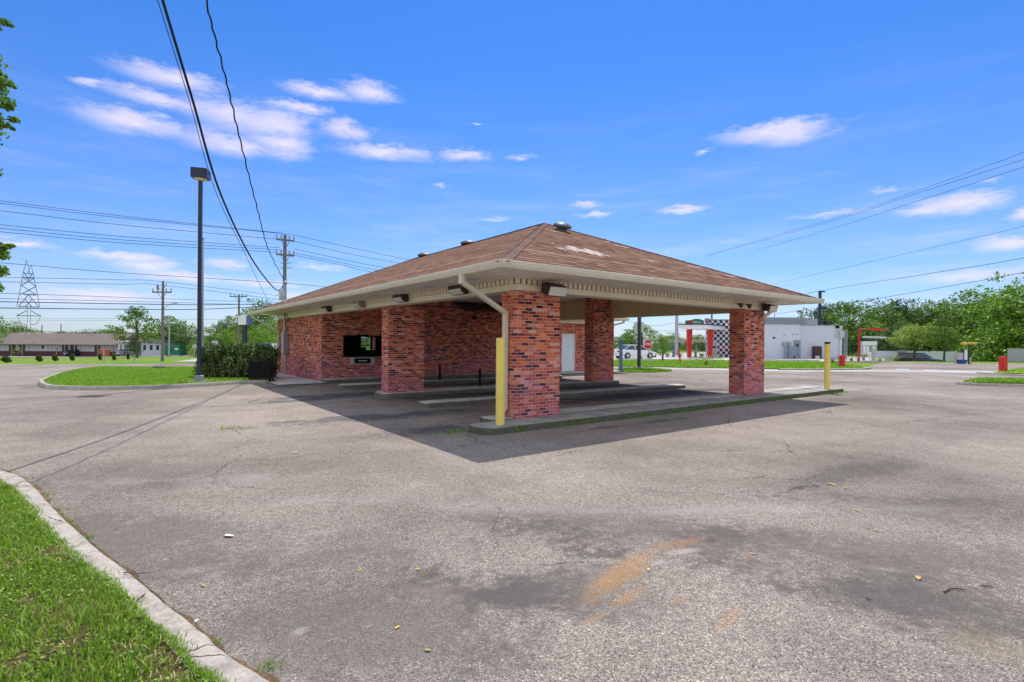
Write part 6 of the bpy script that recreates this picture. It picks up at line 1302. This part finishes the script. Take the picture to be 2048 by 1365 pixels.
for px in (1373, 1414):
    x = at(px, 700, 66).x; MB().add([(x - .29, -2.3, zc0 - .003), (x + .29, -2.3, zc0 - .003), (x + .29, -1.7, zc0 - .003), (x - .29, -1.7, zc0 - .003), (x - .19, -2.25, 0), (x + .19, -2.25, 0), (x + .19, -1.75, 0), (x - .19, -1.75, 0)], [(0, 1, 2, 3), (7, 6, 5, 4), (0, 4, 5, 1), (1, 5, 6, 2), (2, 6, 7, 3), (3, 7, 4, 0)]).build('red_column', M['red'], Ck)
# green roof sign with pale illegible lettering
sx0 = at(1366, 645, 64).x; sx1 = at(1402, 645, 64).x; sz0 = zc1 + .125; mb = MB(); n = 12; poly = [(sx0, sz0), (sx1, sz0), (sx1, sz0 + .42)] + [(sx1 - (sx1 - sx0) * .78 * k / n - .0, sz0 + .42 + .22 * math.sin(math.pi * k / n)) for k in range(1, n)] + [(sx0, sz0 + .42)]
mb.add([(x, -4., z) for x, z in poly] + [(x, -3.8, z) for x, z in poly], [tuple(range(len(poly))), tuple(range(2 * len(poly) - 1, len(poly) - 1, -1))] + [(i, len(poly) + i, len(poly) + (i + 1) % len(poly), (i + 1) % len(poly)) for i in range(len(poly))]); sg = mb.build('roof_sign', M['signgreen'], Ck)
MB().box(sx0 + .25, sx0 + .75, -4.04, -4.002, sz0 + .06, sz0 + .4).build('red_panel', M['red'], sg); mb = MB()
for k, hh in enumerate((.28, .28, .28, .22, .28, .2, .24)): x = sx0 + .88 + k * .14; mb.box(x, x + .06, -4.03, -4.002, sz0 + .08, sz0 + .08 + hh)
mb.build('letter_stroke', M['white'], sg)
p = at(1414, 642, 66); mb = MB(); mb.M = Matrix.Translation(p); mb.box(-.28, .28, -.05, .05, -.3, .3); mb.box(-.04, .04, .06, .12, -1.2, .2); tag(mb.build('small_sign', paint('mauve', (.4, .2, .28), .5)), 'small mauve square sign above the right red column', 'sign')
# picnic tables
def picnic(q, label):
    T = empty('picnic_table', q, 0, label, 'picnic table', 'round concrete picnic tables'); MB().lathe([(.62, .68), (.66, .70), (.66, .76), (.6, .77)], (0, 0, 0), 18).build('table_top', M['midgrey'], T, smooth=True); MB().lathe([(.24, 0), (.14, .3), (.2, .678)], (0, 0, 0), 12).build('pedestal', M['midgrey'], T, smooth=True)
    for k in range(4):
        a = k * math.pi / 2 + .6; mb = MB(); mb.lathe([(.16, 0), (.12, .3), (.24, .38), (.26, .45), (.1, .46)], (math.cos(a) * 1.05, math.sin(a) * 1.05, 0), 12); mb.build('seat', M['midgrey'], T, smooth=True)
picnic(gnd(1347, 714.5), 'round grey picnic table left of the two red columns'); picnic(gnd(1391, 714.5), 'round grey picnic table between the two red columns')
q = gnd(1308, 714.8); mb = MB(); mb.lathe([(.26, 0), (.3, .5), (.32, .95), (.25, 1.0)], q, 14); tag(mb.build('litter_bin', M['navy'], smooth=True), 'dark round litter bin between the white car and the young tree', 'bin')
# far fuel station canopy
Y_ = 115.; x0_ = at(1334, 683, Y_).x; x1_ = at(1412, 683, Y_).x; z0_ = at(1370, 685, Y_).z; Gs = empty('station_canopy', (0, Y_, 0), 0, 'far flat cream station canopy on posts, seen left of and between the red columns', 'canopy')
MB().box(x0_, x1_, 0, 8, z0_, z0_ + .7).build('roof', M['tan'], Gs); 
for t in (.12, .38, .62, .88): MB().box(x0_ + (x1_ - x0_) * t - .2, x0_ + (x1_ - x0_) * t + .2, 3, 3.4, 0, z0_ - .003).build('post', M['palegrey'], Gs)
MB().box(x0_ + 2, x1_ - 3, 10, 14, 0, z0_ - .2).build('shop', M['bluecab'], Gs)

# ------------------------------------------------------------------ litter on the lot
m_leafy = paint('dry_leaf', (.62, .48, .10), .7, var=.2, scale=40); m_tan = paint('tan_leaf', (.55, .36, .16), .7, var=.2, scale=40); m_paper = paint('paper', (.85, .85, .78), .7, var=.02); m_grn = paint('green_leaf', (.35, .42, .08), .7)
def leaf(px, py, s, mat, label, name='fallen_leaf', cat='leaf', group='fallen leaves on the asphalt'):
    q = gnd(px, py); a = random.uniform(0, 3.14); n = 8; vs = []
    for k in range(n): w = 2 * math.pi * k / n; r = s * (1 if k % 2 else .8); x = math.cos(w) * r; y = math.sin(w) * r * .5; vs.append((x * math.cos(a) - y * math.sin(a), x * math.sin(a) + y * math.cos(a), .006 + .25 * abs(y) + random.uniform(0, s * .15)))
    vs.append((0, 0, .006)); vs += [(x * .98, y * .98, z - .002) for x, y, z in vs[:8]] + [(0, 0, .004)]
    fs = [(k, (k + 1) % n, 8) for k in range(n)] + [(9 + (k + 1) % n, 9 + k, 17) for k in range(n)] + [(k, 9 + k, 9 + (k + 1) % n, (k + 1) % n) for k in range(n)]
    o = MB().add(vs, fs).build(name, mat); o.location = q; tag(o, label, cat, group)
leaf(457, 1074, .055, m_paper, 'scrap of white paper on the asphalt at lower left', 'paper_scrap', 'litter', None)
for (x, y, s, m_, lab) in [(795, 1257, .022, m_leafy, 'pale yellow leaf, nearest the bottom centre'), (855, 1303, .022, m_grn, 'green-yellow leaf at the bottom centre'), (836, 1141, .022, m_leafy, 'small leaf in the middle of the near asphalt'), (407, 1173, .026, m_grn, 'green leaf near the kerb below the paper scrap'), (1663, 970, .055, m_leafy, 'yellow leaf beside the dark stain at right'), (1691, 978, .035, m_grn, 'small leaf just right of the yellow leaf'), (1836, 1158, .042, m_tan, 'large tan leaf at right beside the twigs'),
                           (590, 907, .05, m_tan, 'brown leaf on the asphalt left of the shadow corner'), (1505, 1110, .02, m_tan, 'tan leaf right of the rust stain'), (1297, 1141, .025, m_leafy, 'leaf lying on the rust stain'), (222, 1126, .03, m_tan, 'orange leaf resting on the kerb'), (1712, 1022, .03, m_leafy, 'small leaf below the yellow leaf at right'), (1752, 1063, .03, m_tan, 'tan leaf above the twigs at far right'), (720, 1142, .018, m_leafy, 'tiny leaf in the left middle of the asphalt'), (1172, 1115, .018, m_grn, 'tiny leaf left of the rust stain'), (393, 1244, .02, m_paper, 'white cap in the gutter by the kerb')]: leaf(x, y, s, m_, lab)
for pts, r, lab in (([(1888, 1187), (1900, 1180), (1915, 1180), (1930, 1183)], .006, 'curved twig at right beside the tan leaf'), ([(1962, 1174), (1975, 1175), (1986, 1177)], .005, 'short straight twig at the far right'), ([(248, 1163), (275, 1166), (300, 1163)], .004, 'thin twig lying across the near kerb'), ([(1733, 1199), (1742, 1203)], .005, 'tiny twig below the tan leaf')):
    P_ = [gnd(x, y) + Vector((0, 0, .01 if x > 400 else .065)) for x, y in pts]; o0 = P_[0].copy(); mb = MB(); mb.tube([p - o0 for p in P_], [r, r * .9, r * .7, r * .5][:len(P_)], 6); o = mb.build('twig', M['bark'], smooth=True); o.location = o0; tag(o, lab, 'twig', 'twigs on the ground')
